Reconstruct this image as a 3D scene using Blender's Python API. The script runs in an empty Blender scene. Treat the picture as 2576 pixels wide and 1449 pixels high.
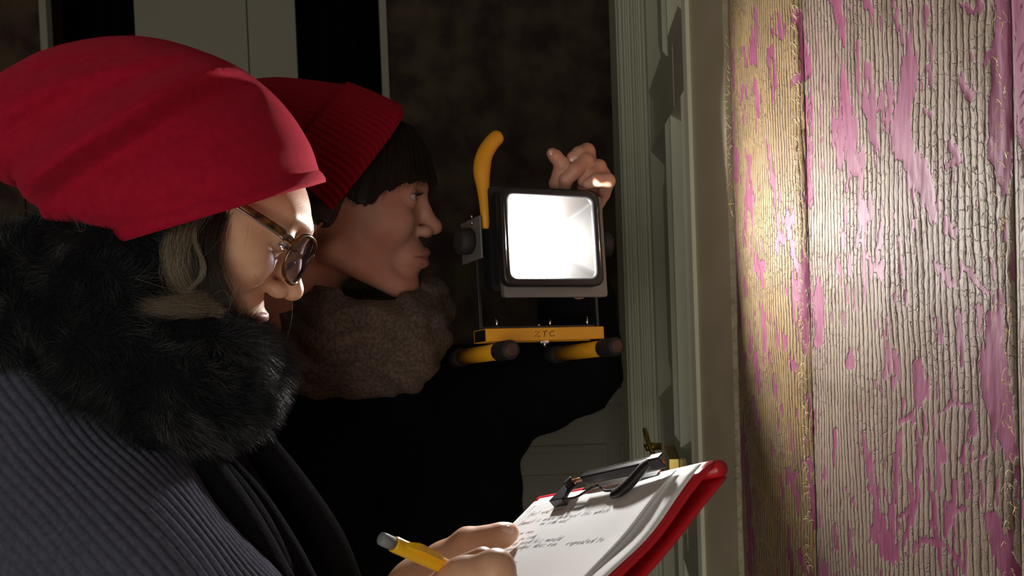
import bpy, bmesh, math, random
import numpy as np
from mathutils import Matrix, Vector

random.seed(7)
RNG = np.random.default_rng(11)
SC = bpy.context.scene
COL = SC.collection

# ------------------------------------------------------------------ camera
F_PX, CX, CY = 2474.0, 1288.0, 724.5
CAM = np.array([0.0, 0.0, 1.45])
_p, _r = math.radians(1.85), math.radians(2.1)
_fw = np.array([0, math.cos(_p), -math.sin(_p)])
_up0 = np.array([0, math.sin(_p), math.cos(_p)])
_rt0 = np.array([1.0, 0, 0])
_rt = _rt0 * math.cos(_r) - _up0 * math.sin(_r)
_up = _up0 * math.cos(_r) + _rt0 * math.sin(_r)
VB = np.stack([_rt, _fw, _up], axis=1)          # columns: right, into the room, up

cam_d = bpy.data.cameras.new('camera')
cam_d.sensor_width = 36.0
cam_d.lens = 36.0 * F_PX / 2576.0
cam_d.clip_start = 0.02
cam_d.dof.use_dof = True
cam_d.dof.focus_distance = 0.82
cam_d.dof.aperture_fstop = 18.0
cam_o = bpy.data.objects.new('camera', cam_d)
COL.objects.link(cam_o)
cam_o.matrix_world = Matrix([[*(_rt[i], _up[i], -_fw[i]), CAM[i]] for i in range(3)] + [[0, 0, 0, 1]])
SC.camera = cam_o

# ------------------------------------------------------------------ world and exposure
wd = bpy.data.worlds.new('world'); SC.world = wd; wd.use_nodes = True
wd.node_tree.nodes['Background'].inputs[0].default_value = (0.5, 0.55, 0.65, 1)
wd.node_tree.nodes['Background'].inputs[1].default_value = 0.02
SC.view_settings.view_transform = 'Standard'
SC.view_settings.look = 'None'
SC.view_settings.gamma = 1.0
SC.view_settings.exposure = 0.0
SC.view_settings.use_curve_mapping = False
SC.cycles.use_denoising = True
SC.cycles.max_bounces = 10
SC.cycles.diffuse_bounces = 7
SC.cycles.transparent_max_bounces = 16
SC.cycles.sample_clamp_indirect = 6.0
LED_POWER = 1250.0
# added fill light behind the viewer, lifts the hats and faces
wl = bpy.data.lights.new('added_fill_light', 'AREA'); wl.shape = 'RECTANGLE'; wl.size = 1.3; wl.size_y = 1.5
wl.energy = 24.0; wl.color = (1.0, .93, .82)
wlo = bpy.data.objects.new('added_fill_light', wl); COL.objects.link(wlo)
wlo.location = (-.60, -1.74, 1.15); wlo.rotation_euler = (math.radians(90), 0, 0)

# ------------------------------------------------------------------ helpers
def W(p):
    """points in the viewing frame (right, into, up) -> world"""
    return np.asarray(p, float) @ VB.T + CAM

def vp(px, py, d):
    return np.array([(px - CX) / F_PX * d, d, (CY - py) / F_PX * d])

def at(px, py, d):
    return W(vp(px, py, d))

def to_px(w):
    v = (np.asarray(w) - CAM) @ VB
    return CX + v[..., 0] / v[..., 1] * F_PX, CY - v[..., 2] / v[..., 1] * F_PX

def put(o, parent):
    COL.objects.link(o)
    if parent is not None:
        o.parent = parent
        if parent.type == 'EMPTY':
            o.matrix_parent_inverse = Matrix.Translation(-parent.location)
    return o

def mk(name, v, f, mat, parent=None, smooth=True, attrs=None):
    v = np.asarray(v, np.float32)
    me = bpy.data.meshes.new(name)
    if isinstance(f, np.ndarray):
        n = len(f); k = f.shape[1]
        me.vertices.add(len(v)); me.vertices.foreach_set('co', v.ravel())
        me.loops.add(n * k); me.loops.foreach_set('vertex_index', f.astype(np.int32).ravel())
        me.polygons.add(n)
        me.polygons.foreach_set('loop_start', np.arange(0, n * k, k, dtype=np.int32))
        me.update(calc_edges=True)
        me.validate()
    else:
        me.from_pydata(v.tolist(), [], [list(x) for x in f]); me.update()
    me.polygons.foreach_set('use_smooth', np.full(len(me.polygons), smooth, dtype=bool))
    if attrs:
        for k2, a in attrs.items():
            at_ = me.attributes.new(k2, 'FLOAT', 'POINT')
            at_.data.foreach_set('value', np.asarray(a, np.float32))
    if mat is not None:
        me.materials.append(mat)
    return put(bpy.data.objects.new(name, me), parent)

def tag(o, label=None, cat=None, group=None, kind=None):
    if label: o['label'] = label
    if cat: o['category'] = cat
    if group: o['group'] = group
    if kind: o['kind'] = kind
    return o

def empty(name, loc, label, cat, group=None):
    o = bpy.data.objects.new(name, None); o.location = Vector(loc); o.empty_display_size = 0.05
    COL.objects.link(o)
    return tag(o, label, cat, group)

def merge(parts):
    vs, fs, o = [], [], 0
    for v, f in parts:
        vs.append(np.asarray(v, float)); fs += [[int(i) + o for i in q] for q in f]; o += len(v)
    return np.concatenate(vs), fs

def box(c, h, bev=0.0, M=None, seg=2):
    """box centre c, half sizes h in local axes; M 3x3 columns + no offset (applied after)"""
    bm = bmesh.new()
    bmesh.ops.create_cube(bm, size=2.0)
    for q in bm.verts: q.co = Vector((q.co.x * h[0], q.co.y * h[1], q.co.z * h[2]))
    if bev > 0:
        bmesh.ops.bevel(bm, geom=list(bm.edges), offset=bev, segments=seg, profile=0.5, affect='EDGES')
    bm.verts.index_update()
    v = np.array([list(q.co) for q in bm.verts]) + np.asarray(c)
    f = [[q.index for q in fc.verts] for fc in bm.faces]
    bm.free()
    if M is not None: v = v @ np.asarray(M).T
    return v, f

def crom(P, n):
    """Catmull-Rom resample of rows of P (k x m) to n rows"""
    P = np.asarray(P, float); k = len(P)
    if k == 2:
        t = np.linspace(0, 1, n)[:, None]; return P[0] * (1 - t) + P[1] * t
    t = np.linspace(0, k - 1 - 1e-9, n); i = np.floor(t).astype(int); u = (t - i)[:, None]
    Q = np.vstack([2 * P[0] - P[1], P, 2 * P[-1] - P[-2]])
    a, b, c, d = Q[i], Q[i + 1], Q[i + 2], Q[i + 3]
    return 0.5 * (2 * b + (c - a) * u + (2 * a - 5 * b + 4 * c - d) * u**2 + (3 * b - a - 3 * c + d) * u**3)

def tube(P, r, n=10, cap=True, res=None, flat=None):
    """swept tube through points P with radii r; flat=(vec, factor) squashes along vec"""
    P = np.asarray(P, float); r = np.broadcast_to(np.asarray(r, float), (len(P),))
    if res:
        X = crom(np.column_stack([P, r]), res); P, r = X[:, :3], X[:, 3]
    T = np.gradient(P, axis=0); T /= np.linalg.norm(T, axis=1)[:, None] + 1e-12
    a = np.array([0, 0, 1.0]) if abs(T[0][2]) < .9 else np.array([1.0, 0, 0])
    N = np.cross(T[0], a); N /= np.linalg.norm(N)
    rings = []
    th = np.linspace(0, 2 * math.pi, n, endpoint=False)
    for i in range(len(P)):
        N = N - T[i] * np.dot(N, T[i]); N /= np.linalg.norm(N)
        B = np.cross(T[i], N)
        off = r[i] * (np.cos(th)[:, None] * N + np.sin(th)[:, None] * B)
        if flat is not None:
            fv = np.asarray(flat[0]); off = off - np.outer(off @ fv, fv) * (1 - flat[1])
        rings.append(P[i] + off)
    v = np.concatenate(rings)
    f = []
    for i in range(len(P) - 1):
        for j in range(n):
            f.append([i * n + j, i * n + (j + 1) % n, (i + 1) * n + (j + 1) % n, (i + 1) * n + j])
    if cap:
        f.append(list(range(n))[::-1]); f.append([(len(P) - 1) * n + j for j in range(n)])
    return v, f

def loft(rings, cap0=True, cap1=True):
    k, n = len(rings), len(rings[0])
    v = np.concatenate(rings)
    i = np.arange(k - 1)[:, None] * n; j = np.arange(n)[None, :]; j2 = (j + 1) % n
    q = np.stack([i + j, i + j2, i + n + j2, i + n + j], axis=-1).reshape(-1, 4)
    f = [list(x) for x in q]
    if cap0: f.append(list(range(n))[::-1])
    if cap1: f.append([(k - 1) * n + x for x in range(n)])
    return v, f

# value noise
def _h(ix, iy, s):
    n = (ix * 374761393 + iy * 668265263 + s * 1274126177) & 0x7fffffff
    n = ((n ^ (n >> 13)) * 1274126177) & 0x7fffffff
    return ((n ^ (n >> 16)) & 0xffff) / 65535.0

def vnoise(x, y, s=0):
    x = np.asarray(x, float); y = np.asarray(y, float)
    ix = np.floor(x).astype(np.int64); iy = np.floor(y).astype(np.int64)
    fx = x - ix; fy = y - iy; fx = fx * fx * (3 - 2 * fx); fy = fy * fy * (3 - 2 * fy)
    a, b = _h(ix, iy, s), _h(ix + 1, iy, s); c, d = _h(ix, iy + 1, s), _h(ix + 1, iy + 1, s)
    return (a * (1 - fx) + b * fx) * (1 - fy) + (c * (1 - fx) + d * fx) * fy

def fbm(x, y, s=0, o=4):
    t, a, w = 0, 0.5, 0
    for i in range(o):
        t = t + a * vnoise(x * 2**i, y * 2**i, s + i * 17); w += a; a *= .5
    return t / w

# ---- signed distance modelling
def ell(P, c, r):
    x, y, z = (P[0] - c[0]), (P[1] - c[1]), (P[2] - c[2])
    k0 = np.sqrt((x / r[0])**2 + (y / r[1])**2 + (z / r[2])**2)
    k1 = np.sqrt((x / r[0]**2)**2 + (y / r[1]**2)**2 + (z / r[2]**2)**2) + 1e-9
    return k0 * (k0 - 1) / k1

def cap(P, a, b, ra, rb=None):
    rb = ra if rb is None else rb
    a = np.asarray(a, float); b = np.asarray(b, float); ab = b - a; L = float(ab @ ab) + 1e-12
    x, y, z = P[0] - a[0], P[1] - a[1], P[2] - a[2]
    t = np.clip((x * ab[0] + y * ab[1] + z * ab[2]) / L, 0, 1)
    return np.sqrt((x - t * ab[0])**2 + (y - t * ab[1])**2 + (z - t * ab[2])**2) - (ra + (rb - ra) * t)

def su(a, b, k):
    h = np.clip(0.5 + 0.5 * (b - a) / k, 0, 1)
    return b * (1 - h) + a * h - k * h * (1 - h)

def ss(a, b, k):            # a minus b
    return -su(-a, b, k)

def chain(P, pts, k=None):
    d = None
    for (a, ra), (b, rb) in zip(pts[:-1], pts[1:]):
        c = cap(P, a, b, ra, rb)
        d = c if d is None else (np.minimum(d, c) if not k else su(d, c, k))
    return d

def nets(fn, lo, hi, h):
    lo = np.asarray(lo, float); hi = np.asarray(hi, float)
    n = np.ceil((hi - lo) / h).astype(int) + 1
    g = [lo[i] + h * np.arange(n[i]) for i in range(3)]
    X, Y, Z = np.meshgrid(*[q.astype(np.float32) for q in g], indexing='ij')
    F = fn((X, Y, Z)).astype(np.float32)
    F[F == 0] = 1e-9
    F[0] = np.abs(F[0]); F[-1] = np.abs(F[-1]); F[:, 0] = np.abs(F[:, 0]); F[:, -1] = np.abs(F[:, -1])
    F[:, :, 0] = np.abs(F[:, :, 0]); F[:, :, -1] = np.abs(F[:, :, -1])
    S = F < 0
    cs = [(i, j, k) for i in (0, 1) for j in (0, 1) for k in (0, 1)]
    sl = lambda A, c: A[c[0]:A.shape[0] - 1 + c[0], c[1]:A.shape[1] - 1 + c[1], c[2]:A.shape[2] - 1 + c[2]]
    cnt = sum(sl(S, c).astype(np.int8) for c in cs)
    act = (cnt > 0) & (cnt < 8)
    idx = np.full(act.shape, -1, np.int64); idx[act] = np.arange(act.sum())
    cell = np.argwhere(act)
    acc = np.zeros((len(cell), 3)); num = np.zeros(len(cell))
    for c in cs:
        for ax in range(3):
            if c[ax]: continue
            c2 = list(c); c2[ax] = 1
            fa = F[cell[:, 0] + c[0], cell[:, 1] + c[1], cell[:, 2] + c[2]]
            fb = F[cell[:, 0] + c2[0], cell[:, 1] + c2[1], cell[:, 2] + c2[2]]
            m = (fa < 0) != (fb < 0)
            t = np.where(m, fa / np.where(m, fa - fb, 1), 0)
            p = np.tile(np.array(c, float), (len(cell), 1)); p[:, ax] += t
            acc[m] += p[m]; num[m] += 1
    v = lo + h * (cell + acc / num[:, None])
    faces = []
    for ax in range(3):
        A = [slice(None)] * 3; B = [slice(None)] * 3
        A[ax] = slice(0, -1); B[ax] = slice(1, None)
        cr = S[tuple(A)] != S[tuple(B)]
        e = np.argwhere(cr)
        o1, o2 = [(1, 2), (2, 0), (0, 1)][ax]
        ok = (e[:, o1] > 0) & (e[:, o2] > 0) & (e[:, o1] < S.shape[o1] - 1) & (e[:, o2] < S.shape[o2] - 1)
        e = e[ok]
        def g2(d1, d2):
            q = e.copy(); q[:, o1] += d1; q[:, o2] += d2
            return idx[q[:, 0], q[:, 1], q[:, 2]]
        q = np.stack([g2(-1, -1), g2(0, -1), g2(0, 0), g2(-1, 0)], axis=1)
        ins = S[e[:, 0], e[:, 1], e[:, 2]]
        q[~ins] = q[~ins][:, ::-1]
        faces.append(q)
    return v, np.concatenate(faces)

def vchain(pts):
    """(px, py, depth, radius) list -> viewing-frame capsule chain"""
    return [(vp(a, b, d), r) for a, b, d, r in pts]

def strands(paths, r, n=3, taper=True, ribbon=False):
    """paths: (m, k, 3) polylines -> thin tubes in one mesh"""
    paths = np.asarray(paths, float); m, k, _ = paths.shape
    T = np.gradient(paths, axis=1); T /= np.linalg.norm(T, axis=2, keepdims=True) + 1e-12
    a = np.array([0.13, 0.7, 0.7])
    N = np.cross(T, a); N /= np.linalg.norm(N, axis=2, keepdims=True) + 1e-12
    B = np.cross(T, N)
    rr = np.broadcast_to(np.asarray(r, float).reshape(-1, 1), (m, k))
    if taper: rr = rr * (1 - 0.85 * np.linspace(0, 1, k)**2)[None]
    if ribbon:
        w = np.random.default_rng(3).uniform(0, 6.28, (m, 1, 1)); S_ = np.cos(w) * N + np.sin(w) * B
        v = np.stack([paths - rr[:, :, None] * S_, paths + rr[:, :, None] * S_], axis=2).reshape(-1, 3)
        base = (np.arange(m) * k * 2)[:, None]; i = (np.arange(k - 1) * 2)[None]
        return v, np.stack([base + i, base + i + 1, base + i + 3, base + i + 2], axis=-1).reshape(-1, 4)
    th = np.arange(n) * 2 * math.pi / n
    v = paths[:, :, None, :] + rr[:, :, None, None] * (np.cos(th)[None, None, :, None] * N[:, :, None, :] + np.sin(th)[None, None, :, None] * B[:, :, None, :])
    v = v.reshape(-1, 3)
    base = (np.arange(m) * k * n)[:, None, None]; i = (np.arange(k - 1) * n)[None, :, None]; j = np.arange(n)[None, None, :]
    j2 = (j + 1) % n
    q = np.stack([base + i + j, base + i + j2, base + i + n + j2, base + i + n + j], axis=-1).reshape(-1, 4)
    return v, q

# ------------------------------------------------------------------ materials
def mat(name, col, rough=0.6, metal=0.0, bump=None, var=None, sheen=0.0, sss=0.0, spec=0.5, coat=0.0, vary=0.0):
    m = bpy.data.materials.new(name); m.use_nodes = True
    nt = m.node_tree; b = nt.nodes['Principled BSDF']
    b.inputs['Base Color'].default_value = (*col, 1)
    b.inputs['Roughness'].default_value = rough
    b.inputs['Metallic'].default_value = metal
    b.inputs['Specular IOR Level'].default_value = spec
    b.inputs['Sheen Weight'].default_value = sheen
    b.inputs['Coat Weight'].default_value = coat
    if sheen: b.inputs['Sheen Tint'].default_value = (*[min(1, c * 1.6 + .05) for c in col], 1)
    if sss:
        b.inputs['Subsurface Weight'].default_value = sss
        b.inputs['Subsurface Radius'].default_value = (1.0, 0.35, 0.2)
        b.inputs['Subsurface Scale'].default_value = 0.006
    tc = nt.nodes.new('ShaderNodeTexCoord')
    if bump:
        sc_, st, det = bump
        n = nt.nodes.new('ShaderNodeTexNoise'); n.inputs['Scale'].default_value = sc_; n.inputs['Detail'].default_value = det
        bp = nt.nodes.new('ShaderNodeBump'); bp.inputs['Strength'].default_value = st; bp.inputs['Distance'].default_value = 0.002
        nt.links.new(tc.outputs['Object'], n.inputs['Vector'])
        nt.links.new(n.outputs['Fac'], bp.inputs['Height']); nt.links.new(bp.outputs['Normal'], b.inputs['Normal'])
    if var:
        sc_, c2 = var
        n = nt.nodes.new('ShaderNodeTexNoise'); n.inputs['Scale'].default_value = sc_; n.inputs['Detail'].default_value = 5
        mr = nt.nodes.new('ShaderNodeMapRange'); mr.inputs[1].default_value = .38; mr.inputs[2].default_value = .62
        mx = nt.nodes.new('ShaderNodeMix'); mx.data_type = 'RGBA'
        mx.inputs['A'].default_value = (*col, 1); mx.inputs['B'].default_value = (*c2, 1)
        nt.links.new(tc.outputs['Object'], n.inputs['Vector']); nt.links.new(n.outputs['Fac'], mr.inputs[0])
        nt.links.new(mr.outputs[0], mx.inputs['Factor']); nt.links.new(mx.outputs['Result'], b.inputs['Base Color'])
    return m

M_skinA = mat('skin_warm', (.72, .43, .275), .45, sss=.25, bump=(900, .12, 4), var=(60, (.66, .36, .22)))
M_skinB = mat('skin_rosy', (.60, .33, .24), .5, sss=.25, bump=(700, .06, 3), var=(35, (.58, .27, .19)))
M_felt = mat('red_felt', (.42, .009, .034), .95, sheen=.45, bump=(1500, .35, 4), var=(160, (.37, .007, .028)), spec=.1)
M_knit = mat('red_rib_knit', (.28, .006, .018), .95, sheen=.3, bump=(1400, .3, 3), spec=.1)
M_fur = mat('black_fur', (.026, .028, .031), .5, spec=.5)
M_furbase = mat('black_pile', (.006, .006, .007), .95, spec=.1)
M_cardi = mat('grey_blue_knit', (.088, .092, .130), .95, sheen=.35, bump=(1300, .5, 3), var=(240, (.066, .068, .100)), spec=.1)
M_inner = mat('navy_knit', (.022, .018, .045), .95, sheen=.2, bump=(900, .5, 3), spec=.1)
M_black = mat('black_wool', (.006, .006, .007), .95, sheen=.05, bump=(500, .4, 3), spec=.08)
M_scarf = mat('brown_grey_wool', (.17, .135, .11), .95, sheen=.2, bump=(700, .8, 4), var=(300, (.09, .068, .054)), spec=.1)
M_hairA = mat('grey_brown_hair', (.24, .19, .13), .38, spec=.6)
M_hairA2 = mat('dark_brown_hair', (.035, .026, .02), .42, spec=.5)
M_hairB = mat('near_black_hair', (.020, .012, .009), .45, spec=.4)
M_white = mat('white_paint', (.52, .50, .40), .55, bump=(30, .15, 4))
M_door = mat('cream_door_paint', (.66, .68, .54), .42, bump=(25, .12, 4))
M_casing = mat('cream_casing_paint', (.52, .46, .33), .55, bump=(40, .3, 5), var=(14, (.47, .42, .29)))
M_brass = mat('brass', (.72, .55, .16), .28, metal=1.0)
M_yellow = mat('yellow_powder_coat', (.85, .42, .02), .4)
M_yfoam = mat('yellow_grip', (.80, .36, .015), .55)
M_blackpl = mat('black_plastic', (.012, .012, .013), .35)
M_rubber = mat('black_rubber', (.018, .018, .02), .7)
M_greymetal = mat('grey_cast_aluminium', (.19, .19, .18), .45, metal=.3, bump=(300, .1, 2))
M_chrome = mat('bright_steel', (.75, .75, .75), .18, metal=1.0)
M_steel = mat('dark_steel', (.06, .06, .065), .28, metal=.6)
M_copper = mat('copper_pin', (.55, .26, .14), .35, metal=.6)
M_red = mat('red_plastic', (.55, .012, .02), .3, bump=(120, .05, 3))
M_paper = mat('white_paper', (.86, .86, .86), .7, bump=(40, .06, 3), spec=.2)
M_ink = mat('grey_pencil_lead', (.30, .30, .33), .6)
M_marker = mat('black_marker', (.10, .06, .02), .6)
M_pencil = mat('yellow_pencil_plastic', (.92, .50, .01), .3, coat=.2)
M_eraser = mat('grey_eraser', (.22, .23, .23), .6)
M_tort = mat('tortoiseshell', (.02, .011, .007), .15, var=(110, (.16, .06, .012)), coat=.5)
M_eyew = mat('eye_white', (.62, .58, .55), .2)
M_iris = mat('dark_iris', (.03, .022, .018), .1)
M_damask = mat('dark_damask', (.055, .026, .024), .8, var=(9, (.13, .095, .055)))
M_dark = mat('dark_curtain', (.006, .006, .006), .95, spec=.05)
M_floor = mat('dark_boards', (.06, .035, .02), .45, var=(6, (.035, .02, .012)))
M_ceil = mat('ceiling_plaster', (.50, .48, .42), .8)
M_brownwood = mat('brown_wood', (.075, .035, .022), .6, var=(30, (.05, .026, .018)))
M_orange = mat('orange_cloth', (.62, .17, .01), .8)
M_lip = mat('lip_rosy', (.50, .20, .17), .45, sss=.2)

def mat_emit(name, col, st):
    m = bpy.data.materials.new(name); m.use_nodes = True; nt = m.node_tree
    nt.nodes.remove(nt.nodes['Principled BSDF'])
    e = nt.nodes.new('ShaderNodeEmission'); e.inputs[0].default_value = (*col, 1); e.inputs[1].default_value = st
    nt.links.new(e.outputs[0], nt.nodes['Material Output'].inputs[0]); return m

def mat_thin(name, tint, refl, rough=0.02):
    m = bpy.data.materials.new(name); m.use_nodes = True; nt = m.node_tree
    nt.nodes.remove(nt.nodes['Principled BSDF'])
    t = nt.nodes.new('ShaderNodeBsdfTransparent'); t.inputs[0].default_value = (*tint, 1)
    g = nt.nodes.new('ShaderNodeBsdfGlossy'); g.inputs['Roughness'].default_value = rough
    lw = nt.nodes.new('ShaderNodeLayerWeight'); lw.inputs[0].default_value = refl
    mx = nt.nodes.new('ShaderNodeMixShader')
    ge = nt.nodes.new('ShaderNodeNewGeometry'); sb = nt.nodes.new('ShaderNodeMath'); sb.operation = 'SUBTRACT'; sb.inputs[0].default_value = 1.0
    mu = nt.nodes.new('ShaderNodeMath'); mu.operation = 'MULTIPLY'      # only the entry face of the pane reflects
    nt.links.new(ge.outputs['Backfacing'], sb.inputs[1]); nt.links.new(lw.outputs['Fresnel'], mu.inputs[0]); nt.links.new(sb.outputs[0], mu.inputs[1])
    nt.links.new(mu.outputs[0], mx.inputs[0]); nt.links.new(t.outputs[0], mx.inputs[1]); nt.links.new(g.outputs[0], mx.inputs[2])
    nt.links.new(mx.outputs[0], nt.nodes['Material Output'].inputs[0]); return m
M_led = mat_emit('led_light', (1.0, .97, .93), LED_POWER)
M_glass = mat_thin('thin_glass', (.97, .97, .97), .25)
M_lens = mat_thin('spectacle_lens', (.70, .68, .78), .82, .12)
M_reflect = mat('satin_reflector', (.66, .66, .66), .32, metal=1.0)

def mat_silk(name, gold, cord2):
    """worn silk: cords over a pink ground; attributes rib, pink, worn, fray come from the weave built below"""
    m = bpy.data.materials.new(name); m.use_nodes = True; nt = m.node_tree; N = nt.nodes.new; L = nt.links.new
    b = nt.nodes['Principled BSDF']; b.inputs['Roughness'].default_value = .55; b.inputs['Specular IOR Level'].default_value = .35
    b.inputs['Sheen Weight'].default_value = .1
    def attr(n):
        a = N('ShaderNodeAttribute'); a.attribute_name = n; return a.outputs['Fac']
    def math_(op, a, b_=None, c=None):
        q = N('ShaderNodeMath'); q.operation = op
        for i, s in enumerate((a, b_, c)):
            if s is None: continue
            if isinstance(s, (int, float)): q.inputs[i].default_value = s
            else: L(s, q.inputs[i])
        return q.outputs[0]
    def mixc(f, a, b_):
        q = N('ShaderNodeMix'); q.data_type = 'RGBA'; L(f, q.inputs['Factor'])
        for k, s in (('A', a), ('B', b_)):
            if isinstance(s, tuple): q.inputs[k].default_value = (*s, 1)
            else: L(s, q.inputs[k])
        return q.outputs['Result']
    def ramp(f, lo, hi):
        q = N('ShaderNodeMapRange'); q.interpolation_type = 'SMOOTHSTEP'
        L(f, q.inputs[0]); q.inputs[1].default_value = lo; q.inputs[2].default_value = hi; return q.outputs[0]
    tc = N('ShaderNodeTexCoord')
    def noise(scale, det=4, stretch=(1, 1, 1)):
        mp = N('ShaderNodeMapping'); mp.inputs['Scale'].default_value = stretch
        L(tc.outputs['Object'], mp.inputs[0])
        n = N('ShaderNodeTexNoise'); n.inputs['Scale'].default_value = scale; n.inputs['Detail'].default_value = det
        L(mp.outputs[0], n.inputs['Vector']); return n.outputs['Fac']
    rib = attr('rib'); pink = attr('pink'); worn = attr('worn')
    zc = attr('zc')
    jit = math_('MULTIPLY', math_('SUBTRACT', noise(160, 3), .5), .35)
    ph = math_('ADD', rib, jit)
    prof = math_('PINGPONG', ph, .5)          # 0 at gaps, .5 at cord crest
    cord = ramp(prof, .03, .15)
    wn = N('ShaderNodeTexWhiteNoise'); wn.noise_dimensions = '1D'; L(math_('FLOOR', ph), wn.inputs['W'])
    seg = math_('PINGPONG', math_('ADD', math_('ADD', math_('MULTIPLY', zc, 95.0), math_('MULTIPLY', wn.outputs['Value'], 9.0)), math_('MULTIPLY', noise(110, 2), 2.4)), .5)
    crack = math_('MAXIMUM', ramp(seg, .0, .07), math_('MULTIPLY', ramp(noise(16, 3), .42, .58), .9))
    gap = math_('MULTIPLY', cord, math_('ADD', math_('MULTIPLY', crack, .6), .4))
    pk = ramp(math_('ADD', pink, math_('MULTIPLY', math_('SUBTRACT', noise(420, 3, (1, 1, .35)), .5), .55)), .44, .54)
    base = mixc(ramp(noise(22, 5, (1, 1, .4)), .35, .65), gold, cord2)
    base = mixc(math_('MULTIPLY', ramp(noise(600, 2, (1, 1, .2)), .55, .75), .5), base, (.80, .70, .52))
    base = mixc(math_('MULTIPLY', worn, .75), base, (.30, .20, .10))
    base = mixc(gap, (.17, .075, .060), base)
    pinkc = mixc(ramp(noise(300, 4, (1, 1, .12)), .35, .7), (.50, .085, .22), (.60, .17, .33))
    pinkc = mixc(math_('MULTIPLY', math_('SUBTRACT', 1.0, ramp(prof, .0, .07)), .35), pinkc, (.28, .03, .10))
    col = mixc(pk, base, pinkc)
    dk = N('ShaderNodeMix'); dk.data_type = 'RGBA'; dk.blend_type = 'MULTIPLY'; dk.inputs['Factor'].default_value = 1.0; dk.inputs['B'].default_value = (.36, .36, .36, 1)
    L(col, dk.inputs['A']); L(dk.outputs['Result'], b.inputs['Base Color'])
    hgt = math_('MULTIPLY', math_('SUBTRACT', 1.0, pk), math_('ADD', math_('MULTIPLY', gap, 1.0), math_('MULTIPLY', noise(700, 3, (1, 1, .3)), .5)))
    hgt = math_('ADD', hgt, math_('MULTIPLY', noise(250, 4, (1, 1, .25)), .35))
    bp = N('ShaderNodeBump'); bp.inputs['Strength'].default_value = .75; bp.inputs['Distance'].default_value = .0016
    L(hgt, bp.inputs['Height']); L(bp.outputs[0], b.inputs['Normal'])
    return m
M_silkG = mat_silk('gold_silk', (.66, .44, .17), (.58, .40, .20))
M_silkB = mat_silk('beige_silk', (.64, .49, .35), (.58, .41, .33))

# ================================================================== THE SETTING
# plan positions in level room axes: X right, Y away, Z height
def plan(px, Y):
    """X of the vertical plane point seen at image column px (eye level) at distance Y"""
    return (px - CX) / F_PX * Y

U = .824
WE = np.array([.2447, 1.0794])                    # far end of the silk wall
WD = np.array([.130, -.490]); WD /= np.linalg.norm(WD)
WN = np.array([WD[1], -WD[0]])                 # towards the room (left)
if WN[0] > 0: WN = -WN

def wall_pt(s, z, off):
    return np.stack([WE[0] + U * (WD[0] * s + WN[0] * off), WE[1] + U * (WD[1] * s + WN[1] * off), z], axis=-1)

def prism(plan_pts, z0, z1):
    n = len(plan_pts)
    v = [(x, y, z0) for x, y in plan_pts] + [(x, y, z1) for x, y in plan_pts]
    f = [list(range(n))[::-1], list(range(n, 2 * n))] + [[i, (i + 1) % n, n + (i + 1) % n, n + i] for i in range(n)]
    return np.array(v, float), f

H = 3.1
def wseg(s0, s1, o0, o1, z0, z1):
    return prism([tuple(wall_pt(s0, 0., o0)[:2]), tuple(wall_pt(s1, 0., o0)[:2]), tuple(wall_pt(s1, 0., o1)[:2]), tuple(wall_pt(s0, 0., o1)[:2])], z0, z1)

v, f = wseg(0.0, 3.2, -.16, -.012, 0, H)
wall_right = tag(mk('wall_right', v, f, M_ceil, smooth=False), 'wall beside the viewer hung with worn pink and gold silk', kind='structure')

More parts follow.
